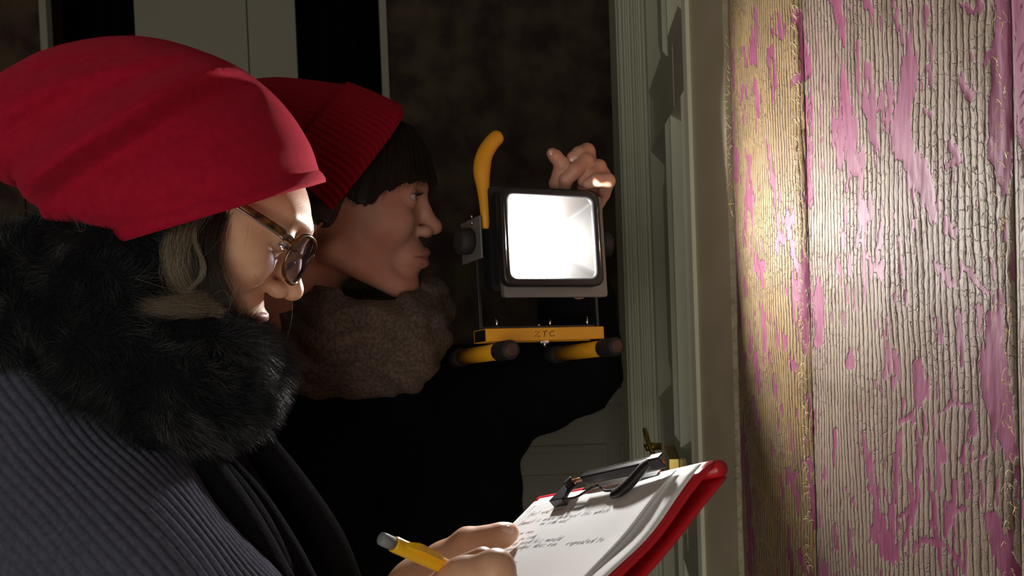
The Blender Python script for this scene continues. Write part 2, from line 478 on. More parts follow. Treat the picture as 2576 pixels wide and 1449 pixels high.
# ---- silk: pink patches traced as strokes (x, y, half width in picture px), laid on the cloth once
STROKES = [
 [(2100,-20,18),(2114,50,16),(2120,110,8)], [(2175,-10,14),(2190,30,10)],
 [(2120,190,10),(2135,300,17),(2138,400,14),(2130,480,8)], [(2140,330,18),(2150,430,16)],
 [(2285,90,10),(2290,190,22),(2262,300,26),(2268,370,30),(2305,420,28),(2330,480,26),(2350,560,10)],
 [(2170,225,6),(2180,290,12),(2215,270,10),(2232,200,8)], [(2235,200,6),(2240,280,14),(2225,330,8)],
 [(2250,40,6),(2275,110,8)], [(2012,40,6),(2022,130,12),(2032,180,16),(1998,205,10),(1990,215,5)],
 [(2028,250,7),(2034,380,10),(2036,500,14),(2046,520,6)], [(1995,640,5),(2012,680,14),(2022,760,17),(2024,860,14),(2030,890,4)],
 [(2058,700,10),(2062,760,15),(2060,860,14)], [(2034,980,6),(2042,1050,9)], [(2030,1160,8),(2044,1250,11),(2052,1330,6)],
 [(2530,-20,30),(2525,120,32),(2520,260,34),(2526,400,32),(2530,480,14)], [(2495,130,16),(2480,160,8)], [(2490,360,14),(2500,390,24)],
 [(2565,-10,20),(2570,200,22),(2572,360,16)], [(2500,800,26),(2498,900,34),(2510,1000,40),(2530,1090,26),(2545,1150,12)],
 [(2495,1300,22),(2520,1380,28),(2545,1450,26)], [(2560,1180,10),(2568,1300,8)],
 [(2170,1090,5),(2186,1160,11),(2205,1270,10),(2228,1340,14),(2240,1400,20),(2246,1425,6)],
 [(2262,1095,10),(2256,1180,9),(2250,1260,7),(2246,1400,12)], [(2312,1080,6),(2312,1180,10),(2306,1260,11),(2280,1340,12),(2250,1400,12)],
 [(2196,1290,10),(2206,1350,14),(2232,1400,16)], [(2265,1060,8),(2290,1050,14),(2300,1060,6)], [(2265,1300,6),(2290,1280,8)],
 [(2296,1385,9),(2322,1358,12),(2370,1368,10),(2405,1400,10),(2425,1440,8)], [(2365,1040,8),(2396,1014,9),(2440,1022,9)],
 [(2420,1155,7),(2446,1160,9),(2480,1145,7)], [(2436,1110,9),(2446,1135,9)], [(2380,1265,8),(2400,1285,14),(2425,1280,10)], [(2432,1200,8),(2436,1250,10)],
 [(2308,910,10),(2312,960,17),(2310,1030,9)], [(2375,545,8),(2392,580,16),(2400,600,7)], [(2345,660,8),(2370,680,14),(2388,715,12)],
 [(2415,660,8),(2440,690,12),(2480,735,10)], [(2390,360,12),(2410,400,14),(2380,420,8)], [(2330,280,8),(2345,290,8)], [(2410,200,10),(2440,245,12),(2455,230,8)],
 [(2420,10,8),(2450,30,14),(2470,10,8)], [(2330,20,8),(2335,70,6)], [(2460,770,8),(2470,840,7)], [(2410,780,10),(2418,880,9),(2424,930,6)], [(2360,800,8),(2366,860,7)],
 [(2230,800,7),(2235,900,8),(2228,950,6)], [(2145,880,7),(2140,920,10)], [(2205,960,6),(2225,1000,6)], [(2100,1080,5),(2098,1150,5)], [(2180,640,6),(2215,700,7)],
 # gold strip
 [(1896,20,5),(1899,80,10),(1896,150,13),(1905,165,4)], [(1940,50,4),(1952,25,5),(1966,60,6),(1962,92,8),(1936,70,6)], [(1930,170,4),(1940,118,9),(1948,150,8),(1944,240,6),(1938,270,3)],
 [(1860,150,3),(1868,118,5),(1878,160,4)], [(1902,200,5),(1905,250,11),(1910,290,4)], [(1862,260,3),(1870,210,6),(1876,250,4),(1868,310,6)],
 [(1930,350,5),(1940,420,8),(1948,480,6),(1955,560,8),(1970,610,6)], [(1882,380,4),(1886,470,9),(1874,560,6),(1868,620,4)], [(1905,440,4),(1912,490,5)], [(1978,520,4),(1985,600,6)],
 [(1915,660,3),(1918,720,5)], [(1955,810,5),(1958,850,5)], [(1880,800,5),(1890,870,7),(1905,930,7),(1910,990,5)], [(1940,890,4),(1948,960,6),(1955,1010,6)], [(1895,1000,6),(1905,1080,5)],
 [(1965,1000,4),(1960,1080,5)], [(1990,1180,5),(1995,1250,5)], [(1965,1200,4),(1970,1280,5)], [(1935,1110,4),(1945,1150,4)], [(1870,680,4),(1878,740,6)],
 [(1845,120,3),(1846,330,5),(1850,500,4),(1856,780,6),(1862,900,5)], [(1868,1080,5),(1874,1180,8),(1886,1300,9),(1892,1449,8)],
 [(2010,1390,10),(2040,1449,12)], [(1985,1330,4),(1990,1449,6)], [(2130,1230,5),(2150,1270,6)], [(2100,1320,5),(2106,1380,6)],
]
def stroke_field(X, Y):
    d = np.full(X.shape, 60.0)
    for s in STROKES:
        for (x0, y0, w0), (x1, y1, w1) in zip(s[:-1], s[1:]):
            m = (X > min(x0, x1) - 70) & (X < max(x0, x1) + 70) & (Y > min(y0, y1) - 70) & (Y < max(y0, y1) + 70)
            if not m.any(): continue
            ax, ay = x1 - x0, y1 - y0; L = ax * ax + ay * ay + 1e-6
            t = np.clip(((X[m] - x0) * ax + (Y[m] - y0) * ay) / L, 0, 1)
            dd = np.hypot(X[m] - x0 - t * ax, Y[m] - y0 - t * ay) - (w0 + (w1 - w0) * t)
            d[m] = np.minimum(d[m], dd)
    return d

def silk_panel(s0, s1, z0, z1, step, mtl, pitch0, pitch1, bulge, seedv, spk=.70):
    ns = int((s1 - s0) / step) + 1; nz = int((z1 - z0) / step) + 1
    s = np.linspace(s0, s1, ns); z = np.linspace(z0, z1, nz)
    S, Z = np.meshgrid(s, z, indexing='ij')
    warp = (fbm(S * 12, Z * 6, seedv, 2) - .5) * .010 + (fbm(S * 70, Z * 60, seedv + 5, 2) - .5) * .0022
    u = S - s0 + warp
    rib = u / (pitch0 + (pitch1 - pitch0) * np.clip((S - s0) / (s1 - s0), 0, 1) * .5)
    e = np.clip(np.minimum(S - s0, s1 - S) / .012, 0, 1)
    off = bulge * np.sin(np.pi * np.clip((S - s0) / (s1 - s0), 0, 1))**.8
    off = off + (fbm(S * 9, Z * 5, seedv + 9, 3) - .5) * .009 * e + (fbm(S * 60, Z * 14, seedv + 3, 3) - .5) * .0022
    off = off - .003 * (1 - e)**2
    cordh = np.abs(np.sin(np.pi * rib))**.6
    P0 = wall_pt(S, Z, off)
    px, py = to_px(P0)
    d = stroke_field(px, py) * 1.0 + 3 + (fbm(S * 330, Z * 70, seedv + 7, 3) - .5) * 26
    pink = np.clip(.5 - d / 28., 0, 1)
    sp = fbm(S * 150, Z * 42, seedv + 21, 3)
    reg = fbm(S * 14, Z * 7, seedv + 31, 2)
    pink = np.maximum(pink, np.clip((sp - spk + (reg - .5) * .40) * 6 + .45, 0, .85))
    worn = np.clip((fbm(S * 30, Z * 14, seedv + 41, 4) - .56) * 5, 0, 1) * np.clip((fbm(S * 8, Z * 5, seedv + 43, 2) - .42) * 5, 0, 1)
    # shredded cross bands
    for zb, amp in ((1.45 + .0, .012), (1.45 - .035, .01), (1.45 - .13, .012)):
        worn = np.maximum(worn, .8 * np.exp(-((Z - zb - .06 * (S - .25) - (fbm(S * 30, Z * 2, seedv + 51, 2) - .5) * .03) / amp)**2) * fbm(S * 60, Z * 60, seedv + 53, 2))
    off2 = off + .0010 * cordh * (1 - np.clip(pink * 1.4 - .3, 0, 1)) - .0006
    P = wall_pt(S, Z, off2).reshape(-1, 3)
    i = np.arange(ns - 1)[:, None] * nz; j = np.arange(nz - 1)[None]
    q = np.stack([i + j, i + nz + j, i + nz + j + 1, i + j + 1], axis=-1).reshape(-1, 4)
    o = mk('silk_panel', P, q, mtl, wall_right, attrs={'rib': rib.ravel(), 'zc': (Z + warp).ravel(), 'pink': pink.ravel(), 'worn': worn.ravel()})
    return o

ZB, ZT = .93, 1.92
silk_panel(0.0, .176, ZB, ZT, .0016, M_silkG, .0046, .0052, .007, 3, .745)
silk_panel(.178, .494, ZB, ZT, .0016, M_silkB, .0056, .0088, .004, 23)
silk_panel(.496, .80, ZB, ZT, .0030, M_silkB, .0085, .0095, .004, 43)
silk_panel(.80, 3.2, 0.0, H, .025, M_silkB, .009, .009, .004, 63)
silk_panel(0.0, .80, 0.0, ZB, .012, M_silkB, .009, .009, .004, 83)
silk_panel(0.0, .80, ZT, H, .012, M_silkB, .009, .009, .004, 93)
# frayed threads along the seams
paths = []
for k in range(420):
    s_ = (.177 if k < 260 else .495) + RNG.normal(0, .004); z_ = RNG.uniform(ZB + .03, ZT - .03)
    a_ = RNG.uniform(0, 6.28); Lg = RNG.uniform(.004, .014)
    pts = [wall_pt(s_ + math.cos(a_) * Lg * t * .7, z_ + math.sin(a_) * Lg * t + .003 * math.sin(5 * t), .006 + .006 * math.sin(3.1 * t) * RNG.uniform(.3, 1)) for t in np.linspace(0, 1, 6)]
    paths.append(pts)
for k in range(260):
    z_ = RNG.uniform(ZB + .03, ZT - .03); s_ = RNG.uniform(-.001, .012)
    a_ = RNG.uniform(1.2, 5); Lg = RNG.uniform(.003, .012)
    paths.append([wall_pt(s_ + math.cos(a_) * Lg * t, z_ + math.sin(a_) * Lg * t, .004 + .006 * t * (1 - .5 * t)) for t in np.linspace(0, 1, 6)])
v, q = strands(paths, RNG.uniform(.0002, .00045, len(paths)))
tag(mk('loose_threads', v, q, mat('straw_thread', (.62, .48, .26), .6), wall_right), 'straw coloured loose threads fraying out of the seams', kind='stuff')

# ---- casing board next to the silk
s_a, s_b = -.118, -.004
v1 = wseg(s_a, s_b, -.16, .004, 0, 2.5); v2 = wseg(s_a, s_a + .012, .004, .010, 0, 2.5)
trim_1 = tag(mk('trim_1', *merge([v1]), M_casing, smooth=False), 'flat cream painted casing board between door and silk wall', kind='structure')
tag(mk('bead', *v2, M_door, trim_1, smooth=False))

# ---- open panelled door leaf
D0 = wall_pt(s_a - .002, 0., .0)[:2]
DD = np.array([.085, 1.0]); DD /= np.linalg.norm(DD)
DN = np.array([-DD[1], DD[0]])
def dpt(t, o): return tuple(D0 + U * (DD * t + DN * o))
def dbox(t0, t1, o0, o1, z0, z1): return prism([dpt(t0, o0), dpt(t1, o0), dpt(t1, o1), dpt(t0, o1)], z0, z1)
DL = .94
door_1 = empty('door_1', (*dpt(.4, -.02), 0), 'tall cream panelled door with brass lock standing open beside the casing', 'door'); door_1['kind'] = 'structure'
if 'category' in door_1: del door_1['category']
E = 1.45
cols = [(.045, .27), (.375, .86)]
rows = [(.14, E - .52 * U), (E - .355 * U, E + .245 * U), (E + .35 * U, 2.20)]
for t0, t1 in ((0, .045), (.27, .375), (.86, DL)):
    mk('stile', *dbox(t0, t1, -.04, 0, 0.005, 2.30), M_door, door_1, smooth=False)
zr = [0.005, .14, E - .52 * U, E - .355 * U, E + .245 * U, E + .35 * U, 2.20, 2.30]
for t0, t1 in cols:
    for k in range(0, 8, 2):
        mk('rail', *dbox(t0, t1, -.04, -.0005, zr[k], zr[k + 1]), M_door, door_1, smooth=False)
    for z0, z1 in rows:
        # bevelled moulding frame + raised field
        def ring(t0_, t1_, z0_, z1_, o): return [(*dpt(t0_, o), z0_), (*dpt(t1_, o), z0_), (*dpt(t1_, o), z1_), (*dpt(t0_, o), z1_)]
        w = .042 if t1 - t0 > .3 else .030
        R = [ring(t0, t1, z0, z1, -.001), ring(t0 + .010, t1 - .010, z0 + .012, z1 - .012, .008), ring(t0 + w, t1 - w, z0 + w, z1 - w, -.020),
             ring(t0 + w * 1.5, t1 - w * 1.5, z0 + w * 1.5, z1 - w * 1.5, -.020), ring(t0 + w * 2.1, t1 - w * 2.1, z0 + w * 2.1, z1 - w * 2.1, -.012)]
        vv = np.array(sum(R[:3], [])); ff = [[4 * k + i, 4 * k + (i + 1) % 4, 4 * k + 4 + (i + 1) % 4, 4 * k + 4 + i] for k in range(2) for i in range(4)]
        mk('panel_moulding', vv, ff, M_door, door_1, smooth=False)
        vv = np.array(sum(R[2:], [])); ff = [[4 * k + i, 4 * k + (i + 1) % 4, 4 * k + 4 + (i + 1) % 4, 4 * k + 4 + i] for k in range(2) for i in range(4)] + [[8, 9, 10, 11]]
        mk('door_panel', vv, ff, M_door, door_1, smooth=False)
mk('door_back', *dbox(.0, DL, -.06, -.041, 0.005, 2.30), M_door, door_1, smooth=False)
# brass lock
lk = mk('lock_case', *dbox(.40, .53, .001, .018, E - .53 * U, E - .39 * U), M_brass, door_1, smooth=False)
a = np.array([*dpt(.60, .02), E - .405 * U]); b = np.array([*dpt(.60, .05), E - .405 * U])
mk('lock_knob', *tube([a, b, b + (0, 0, .004)], [.006, .008, .006], 12), M_brass, lk)
hp = [np.array([*dpt(t, o), z]) for t, o, z in ((.60, .045, E - .40 * U), (.55, .055, E - .36 * U), (.47, .052, E - .375 * U), (.44, .03, E - .42 * U))]
mk('lock_handle', *tube(hp, .004, 8, res=18), M_brass, lk)

# ---- fluted architrave at the far side of the door
A0 = D0 + DD * (DL + .01) * U
t2 = tag(mk('trim_2', *prism([tuple(A0 + (.30, .0)), tuple(A0 + (-.075 * U, .0)), tuple(A0 + (-.075 * U, .12)), tuple(A0 + (.30, .12))], 0, 2.55), M_door, smooth=False), 'fluted cream architrave at the far edge of the open door', kind='structure')
for k, (dx, w, dpth) in enumerate(((-.073, .014, .016), (-.055, .008, .010), (-.043, .010, .018), (-.029, .008, .008), (-.017, .012, .014), (-.003, .006, .006))):
    dx, w, dpth = dx * U, w * U, dpth * U
    c = A0 + (dx + w / 2, 0)
    th = np.linspace(math.pi, 2 * math.pi, 7)
    pp = [(c[0] + w / 2 * math.cos(a_), c[1] + dpth * math.sin(a_)) for a_ in th]
    mk('flute', *prism(pp, 0, 2.55), M_door, t2)

# ---- far wall with damask, window recess and dado
YB = 3.35
xl, xr = -2.3, A0[0] + .30
def X_(px): return plan(px, YB)
def slab(x0, x1, y0, y1, z0, z1): return prism([(x0, y0), (x1, y0), (x1, y1), (x0, y1)], z0, z1)
wa, wb = X_(143), X_(1000)
zd = 0.97
wb_v = merge([slab(xl, wa, YB, YB + .15, zd, H), slab(wb, xr, YB, YB + .15, zd, H)])
wall_back = tag(mk('wall_back', *wb_v, M_damask, smooth=False), 'far wall covered in dark patterned damask', kind='structure')
dd = merge([slab(xl, wa, YB - .012, YB + .15, 0, zd), slab(wb, xr, YB - .012, YB + .15, 0, zd)])
dado = mk('dado', *dd, M_white, wall_back, smooth=False)
mk('dado_rail', *merge([slab(xl, wa, YB - .035, YB - .012, zd - .03, zd + .02), slab(wb, xr, YB - .035, YB - .012, zd - .03, zd + .02)]), M_white, dado, smooth=False)
for x0, x1 in ((X_(1100), X_(1512)), (X_(1545), X_(1900)), (X_(-300), X_(100))):
    for w, o in ((0, .016), (.10, .01)):
        z0, z1 = .18 + w, .80 - w; a0, a1 = x0 + w, x1 - w; t_ = .018
        mk('dado_moulding', *merge([slab(a0, a1, YB - .012 - o, YB - .012, z1 - t_, z1), slab(a0, a1, YB - .012 - o, YB - .012, z0, z0 + t_),
            slab(a0, a0 + t_, YB - .012 - o, YB - .012, z0 + t_, z1 - t_), slab(a1 - t_, a1, YB - .012 - o, YB - .012, z0 + t_, z1 - t_)]), M_white, dado, smooth=False)
window_1 = empty('window_1', ((wa + wb) / 2, YB + .1, 0), 'tall dark window recess with a white blind in its middle', 'window'); window_1['kind'] = 'structure'
del window_1['category']
mk('recess_back', *slab(wa, wb, YB + .5, YB + .56, 0, H), M_dark, window_1, smooth=False)
mk('reveal', *slab(wa - .06, wa, YB + .15, YB + .5, 0, H), M_dark, window_1, smooth=False)
mk('reveal', *slab(wb, wb + .06, YB + .15, YB + .5, 0, H), M_dark, window_1, smooth=False)
sx = .022
mk('edge_bead', *slab(wa - .002, wa + sx, YB - .02, YB + .02, 0, H), M_white, window_1, smooth=False)
mk('edge_bead', *slab(wb - sx, wb + .002, YB - .02, YB + .02, 0, H), M_white, window_1, smooth=False)
YW = YB + .16
w0, w1 = plan(372, YW), plan(772, YW); wm = plan(652, YW)
mk('blind', *slab(w0, wm - .002, YW, YW + .015, 0, H), M_white, window_1, smooth=False)
mk('blind', *slab(wm + .002, w1, YW + .002, YW + .017, 0, H), M_white, window_1, smooth=False)
# curtains left and right of the blind: soft vertical folds
for a_, b_ in ((wa + sx, w0 - .01), (w1 + .01, wb - sx)):
    xs = np.linspace(a_, b_, 60); ys = YB + .24 + .03 * np.sin((xs - a_) * 60)
    vv = np.array([(x, y, z) for x, y in zip(xs, ys) for z in (0.01, H - .02)] + [(x, y + .006, z) for x, y in zip(xs, ys) for z in (0.01, H - .02)])
    n = len(xs); ff = []
    for k in range(n - 1):
        ff += [[2 * k, 2 * k + 2, 2 * k + 3, 2 * k + 1], [2 * n + 2 * k, 2 * n + 2 * k + 1, 2 * n + 2 * k + 3, 2 * n + 2 * k + 2]]
    mk('dark_curtain', vv, ff, M_dark, window_1)

tag(mk('floor', *slab(xl, 1.6, -1.9, YB + .56, -.1, 0), M_floor, smooth=False), 'dark board floor of the room', kind='structure')
tag(mk('ceiling', *slab(xl, 1.6, -1.9, YB + .56, H, H + .1), M_ceil, smooth=False), 'pale plaster ceiling of the room', kind='structure')
tag(mk('wall_left', *slab(xl - .1, xl, -1.9, YB + .56, 0, H), M_damask, smooth=False), 'dark damask wall on the left', kind='structure')
wfm = merge([slab(xl, -1.25, -1.95, -1.8, 0, H), slab(0.05, 1.6, -1.95, -1.8, 0, H), slab(-1.25, 0.05, -1.95, -1.8, 0, .4), slab(-1.25, 0.05, -1.95, -1.8, 1.9, H)])
tag(mk('wall_front', *wfm, M_damask, smooth=False), 'damask wall behind the viewer', kind='structure')
fill_win = empty('added_window', (-0.60, -1.88, .4), 'added unseen window behind the viewer for the fill light', None); fill_win['kind'] = 'structure'  # unseen window added to go with the fill light
mk('added_window_frame', *merge([slab(-1.25, -1.19, -1.92, -1.86, .4, 1.9), slab(-0.01, 0.05, -1.92, -1.86, .4, 1.9), slab(-1.25, 0.05, -1.92, -1.86, .4, .46), slab(-1.25, 0.05, -1.92, -1.86, 1.84, 1.9), slab(-0.62, -0.58, -1.92, -1.86, .46, 1.84)]), M_white, fill_win, smooth=False)
mk('pane', *slab(-1.19, -0.62, -1.9, -1.894, .46, 1.84), M_glass, fill_win, smooth=False)
mk('pane', *slab(-0.58, -0.01, -1.9, -1.894, .46, 1.84), M_glass, fill_win, smooth=False)

# brown wooden panel and orange cushion glimpsed under the hat
c0, c1 = at(52, 640, 2.9), at(190, 640, 2.9)
scr = empty('wooden_screen', (float((c0[0] + c1[0]) / 2), float(c0[1]), 0), 'dark brown wooden screen far back, glimpsed below the slouching hat tip', 'screen')
zt = at(60, 430, 2.9)[2]
for (xa, xb, za, zb_, oo) in ((c0[0], c0[0] + .02, 0, zt, 0), (c1[0] - .02, c1[0], 0, zt, 0), (c0[0] + .02, c1[0] - .02, zt - .03, zt, 0), (c0[0] + .02, c1[0] - .02, .05, .09, 0)):
    mk('screen_frame', *slab(xa, xb, c0[1], c0[1] + .03, za, zb_), M_brownwood, scr, smooth=False)
mk('screen_panel', *slab(c0[0] + .02, c1[0] - .02, c0[1] + .01, c0[1] + .02, .09, zt - .03), M_damask, scr, smooth=False)

# ================================================================== WORK LIGHT
LD = 1.03
LP = vp(1390, 596, LD)
phi, el = math.radians(25.5), math.radians(7)
ax = np.array([math.sin(phi) * math.cos(el), -math.cos(phi) * math.cos(el), math.sin(el)])
rx = np.array([math.cos(phi), math.sin(phi), 0.0])
uz = np.cross(rx, ax); uz = uz if uz[2] > 0 else -uz
LM = np.stack([rx, ax, uz], axis=1)           # local x right, y out of the front, z up
def lw(v): return W(np.asarray(v, float) @ LM.T * .857 + LP)
def lmk(name, vf, m, parent, smooth=False, sh=(0, 0, 0)): return mk(name, lw(np.asarray(vf[0]) + np.asarray(sh)), vf[1], m, parent, smooth)
SB, SF = (.006, 0, .006), (.010, -.030, .004)

lamp = empty('work_light', tuple(lw([0, -.05, -.145])), 'lit square floodlight on a yellow folding stand held up by a hand', 'lamp')
def rrect(w, h, r, y, n=6):
    pts = []
    for cx_, cz_, a0 in ((w - r, h - r, 0), (-w + r, h - r, 90), (-w + r, -h + r, 180), (w - r, -h + r, 270)):
        for k in range(n):
            a_ = math.radians(a0 + 90 * k / (n - 1)); pts.append((cx_ + r * math.cos(a_), y, cz_ + r * math.sin(a_)))
    return np.array(pts)
OW, OH = .0585, .0505
# bezel: front ring with rounded opening
bz = loft([rrect(.0685, .0605, .012, -.012), rrect(.0685, .0605, .012, .0005), rrect(.0665, .0585, .012, .0014), rrect(OW + .003, OH + .003, .010, .0016),
           rrect(OW, OH, .009, .0006), rrect(OW, OH, .009, -.006)], False, False)
lmk('bezel', bz, M_blackpl, lamp, True)
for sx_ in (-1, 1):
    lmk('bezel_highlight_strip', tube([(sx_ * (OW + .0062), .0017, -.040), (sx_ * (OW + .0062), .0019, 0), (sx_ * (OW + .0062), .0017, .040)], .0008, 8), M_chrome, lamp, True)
# housing flange + tapering body
FO = np.array([.0085, 0, -.0085])
fl = loft([rrect(OW + .001, OH + .001, .009, -.0205), rrect(OW + .001, OH + .001, .009, -.0125), rrect(.0720, .0640, .004, -.0125) + FO, rrect(.0720, .0640, .004, -.0205) + FO, rrect(OW + .001, OH + .001, .009, -.0205)], False, False)
lmk('flange', fl, M_greymetal, lamp)
hs = loft([rrect(.0745, .064, .006, -.0207), rrect(.030, .026, .006, -.0207), rrect(.030, .026, .006, -.0236), rrect(.0745, .064, .006, -.0236), rrect(.0715, .060, .006, -.05), rrect(.060, .050, .008, -.068)], False, True)
hso = lmk('housing', hs, M_blackpl, lamp)
for k in range(11):
    lmk('cooling_fin', box((-.054 + .0108 * k, -.074, 0), (.0015, .009, .044), .0006), M_blackpl, hso)
# reflector box
rf = loft([rrect(OW, OH, .008, -.0030), rrect(.0235, .0195, .003, -.0232)], False, False)
lmk('reflector', rf, M_reflect, lamp, False)
lmk('led_panel', box((0, -.0228, 0), (.0225, .0004, .0185), .0002), M_led, lamp)
lmk('glass_pane', box((0, -.0012, 0), (OW - .0003, .0006, OH - .0003), .0002), M_glass, lamp)
# bracket
br = merge([box((-.082, -.052, -.050), (.0022, .009, .058), .0008), box((.082, -.052, -.050), (.0022, .009, .058), .0008), box((0, -.056, -.106), (.084, .010, .0014), .0005)])
lmk('bracket', br, M_blackpl, lamp)
for sx_ in (-1, 1):
    kn = tube([(sx_ * .084, -.045, 0), (sx_ * .092, -.045, 0), (sx_ * .105, -.045, 0), (sx_ * .107, -.045, 0)], [.009, .0165, .0165, .013], 20)
    lmk('pivot_knob', kn, M_rubber, lamp, True)
lmk('handle_plate', box((-.0862, -.050, .002), (.0012, .030, .026), .0006), M_greymetal, lamp)
# base bar: folded channel
bar = merge([box((0, -.0425, -.1215), (.083, .0012, .0078), .0005), box((0, -.060, -.1142), (.083, .0175, .0008), .0003), box((0, -.0775, -.1215), (.083, .0012, .0078), .0005)])
baro = lmk('base_bar', bar, M_yellow, lamp, sh=SB)
lmk('bar_end', box((-.0825, -.060, -.1215), (.0006, .0165, .0070), .0002), M_blackpl, baro, sh=SB)
lmk('bar_end', box((.0825, -.060, -.1215), (.0006, .0165, .0070), .0002), M_blackpl, baro, sh=SB)
for px_, h_ in ((-.064, .014), (-.006, .006), (.010, .012), (.064, .014)):
    lmk('bolt', tube([(px_, -.05, -.113), (px_, -.05, -.113 + h_)], .0016, 8), M_chrome, baro, True, SB)
lmk('wing_nut', merge([tube([(-.002, -.045, -.1295), (-.002, -.045, -.138)], .002, 10), box((-.002, -.045, -.131), (.006, .002, .0025), .001)]), M_chrome, baro, True, SB)
for fx in (-.078, .066):
    ft = lmk('foot_tube', tube([(fx, -.115, -.1405), (fx, .012, -.1405)], .0102, 20), M_yellow, lamp, True, SF)
    lmk('rubber_cap', tube([(fx, .004, -.1405), (fx, .006, -.1405), (fx, .036, -.1405), (fx, .040, -.1405)], [.0104, .0118, .0118, .0105], 20), M_rubber, ft, True, SF)
    lmk('rubber_cap', tube([(fx, -.138, -.1405), (fx, -.135, -.1405), (fx, -.110, -.1405)], [.0105, .0118, .0118], 20), M_rubber, ft, True, SF)
    lmk('cap_face', tube([(fx, .0398, -.1405), (fx, .0408, -.1405)], [.0085, .0075], 20), M_brownwood, ft, True, SF)
# ZTC written in marker on the bar
def lstroke(pts): return tube([(x, -.0411, z) for x, z in pts], .00045, 6)
zz = -.1215
ZTC = [[(-.0165, zz + .003), (-.010, zz + .0035), (-.0170, zz - .003), (-.0095, zz - .0028)], [(-.0055, zz + .0030), (.0010, zz + .0038)], [(-.0022, zz + .0032), (-.0038, zz - .0036)],
       [(.0105, zz + .0026), (.0075, zz + .0034), (.0045, zz + .001), (.0045, zz - .0018), (.0070, zz - .0032), (.0108, zz - .0020)]]
lmk('marker_letters', merge([lstroke(s) for s in ZTC]), M_marker, baro, True, SB)
# carrying handle
hp = [W(vp(x, y, d - .17)) for x, y, d in ((1222, 575, 1.195), (1220, 530, 1.195), (1216, 480, 1.20), (1212, 430, 1.205), (1218, 392, 1.21), (1235, 362, 1.215), (1252, 344, 1.22), (1258, 339, 1.222))]
mk('carry_handle', *tube(hp, np.array([.005, .006, .0075, .0105, .0105, .0098, .009, .004]) * .86, 16, res=50), M_yfoam, lamp)
lmk('handle_screw', tube([(-.0880, -.040, .030), (-.0902, -.040, .030)], .0022, 10), M_chrome, lamp, True)
lmk('handle_screw', tube([(-.0880, -.040, .022), (-.0902, -.040, .022)], .0022, 10), M_chrome, lamp, True)

# ================================================================== PEOPLE
def head_sdf(o):
    def fn(P):
        x, y, z = P; ay = np.abs(y); Q = (x, ay, z)
        d = ell(Q, (-8 + o.get('cx', 0), 0, o.get('cc', 44)), (o.get('cr', 94), 73, o.get('cz', 82)))
        d = su(d, ell(Q, (38, 0, -6), (54, 58, 66)), 20)
        d = su(d, ell(Q, (46, 0, o.get('fc', 40)), (48, 59, o.get('fz', 46))), 16)
        d = su(d, cap(Q, (6, 50, -46), (72, 18, -78), 15, 13), 20)
        d = su(d, ell(Q, (82, 0, -77), (15, 19, 14)), 14)
        d = su(d, ell(Q, (64, 38, -10), (24, 20, 22)), 16)
        d = su(d, ell(Q, (83, 0, -45), (19, 27, 21)), 12)
        d = su(d, cap(Q, (91.5, 10, 31), (79, 42, 32), 6.3, o.get('br', 5.0)), 12)
        d = ss(d, ell(Q, (98, 31, 16), (18, 17, 11)), 12)
        d = su(d, cap(Q, (89, 0, 25), (105, 0, -8), 6.2, 8.0), 9)
        d = su(d, ell(Q, (109.5, 0, -11), (8.6, 8.6, 8.2)), 6)
        d = su(d, ell(Q, (99, 11, -17), (8.8, 5.6, 6.2)), 5)
        ez, er = o.get('ez', 17), o.get('er', 14.2)
        d = su(d, ell(Q, (76.5, 31, 16.5), (er, er, er)), 5)
        d = ss(d, ell(Q, (92, 31.5, ez), (14, 13.5, o.get('slit', 3.6))), 1.2)
        d = su(d, cap(Q, (101.5, 0, -39.5), (88, 23, -45), 5.0, 2.4), 3.5)
        d = su(d, cap(Q, (100.3, 0, -51.0), (88, 21, -46), 5.8, 2.4), 3.5)
        d = ss(d, cap(Q, (108, 0, -45.6), (90, 25, -45.6), 1.3, .9), 1.6)
        d = ss(d, ell(Q, (103.5, 6.2, -25), (5.5, 3.0, 3.6)), 2)
        e = ell(((x + 10 - .25 * z), ay - 74, z + 2), (0, 0, 0), (17, 6, 31))
        e = ss(e, ell((x + 7 - .2 * z, ay - 81, z - 2), (0, 0, 0), (11, 6, 20)), 3)
        if o.get('ears', 1): d = su(d, e, 3)
        d = su(d, cap(Q, (-24, 0, -20), (o.get('nx', -50), 0, -150), 46, 50), 22)
        return d
    return fn

def pose(nasion_px, depth, yaw, pitch, roll=0.0):
    c, s = math.cos(math.radians(yaw)), math.sin(math.radians(yaw))
    f_ = np.array([c, -s, 0]); l_ = np.array([s, c, 0]); u_ = np.array([0, 0, 1.0])
    p = math.radians(pitch)
    f2 = f_ * math.cos(p) - u_ * math.sin(p); u2 = u_ * math.cos(p) + f_ * math.sin(p)
    q = math.radians(roll)
    l3 = l_ * math.cos(q) + u2 * math.sin(q); u3 = u2 * math.cos(q) - l_ * math.sin(q)
    R = np.stack([f2, l3, u3], axis=1)
    n = vp(*nasion_px, depth)
    def tr(P): return W((np.asarray(P, float) - np.array([92, 0, 25.0])) @ R.T * .001 + n)
    tr.R = R; tr.n = n
    return tr

OA = dict(cz=64, cc=34, cx=-8, cr=88, fc=31, fz=33, slit=2.0, ez=13.0, ears=0, nx=34, br=3.5)
OB = dict(cz=80, slit=3.4)
TA = pose((752, 600), .755, -13, 33)
TB = pose((1060, 487), 1.09, -2, 4)
LO, HI = (-108, -84, -150), (124, 84, 134)

def head_mesh(o, T):
    v, f = nets(head_sdf(o), LO, HI, 1.9)
    return T(v), f

def arms_mesh(fn, lo, hi, h):
    v, f = nets(fn, lo, hi, h); return W(v), f

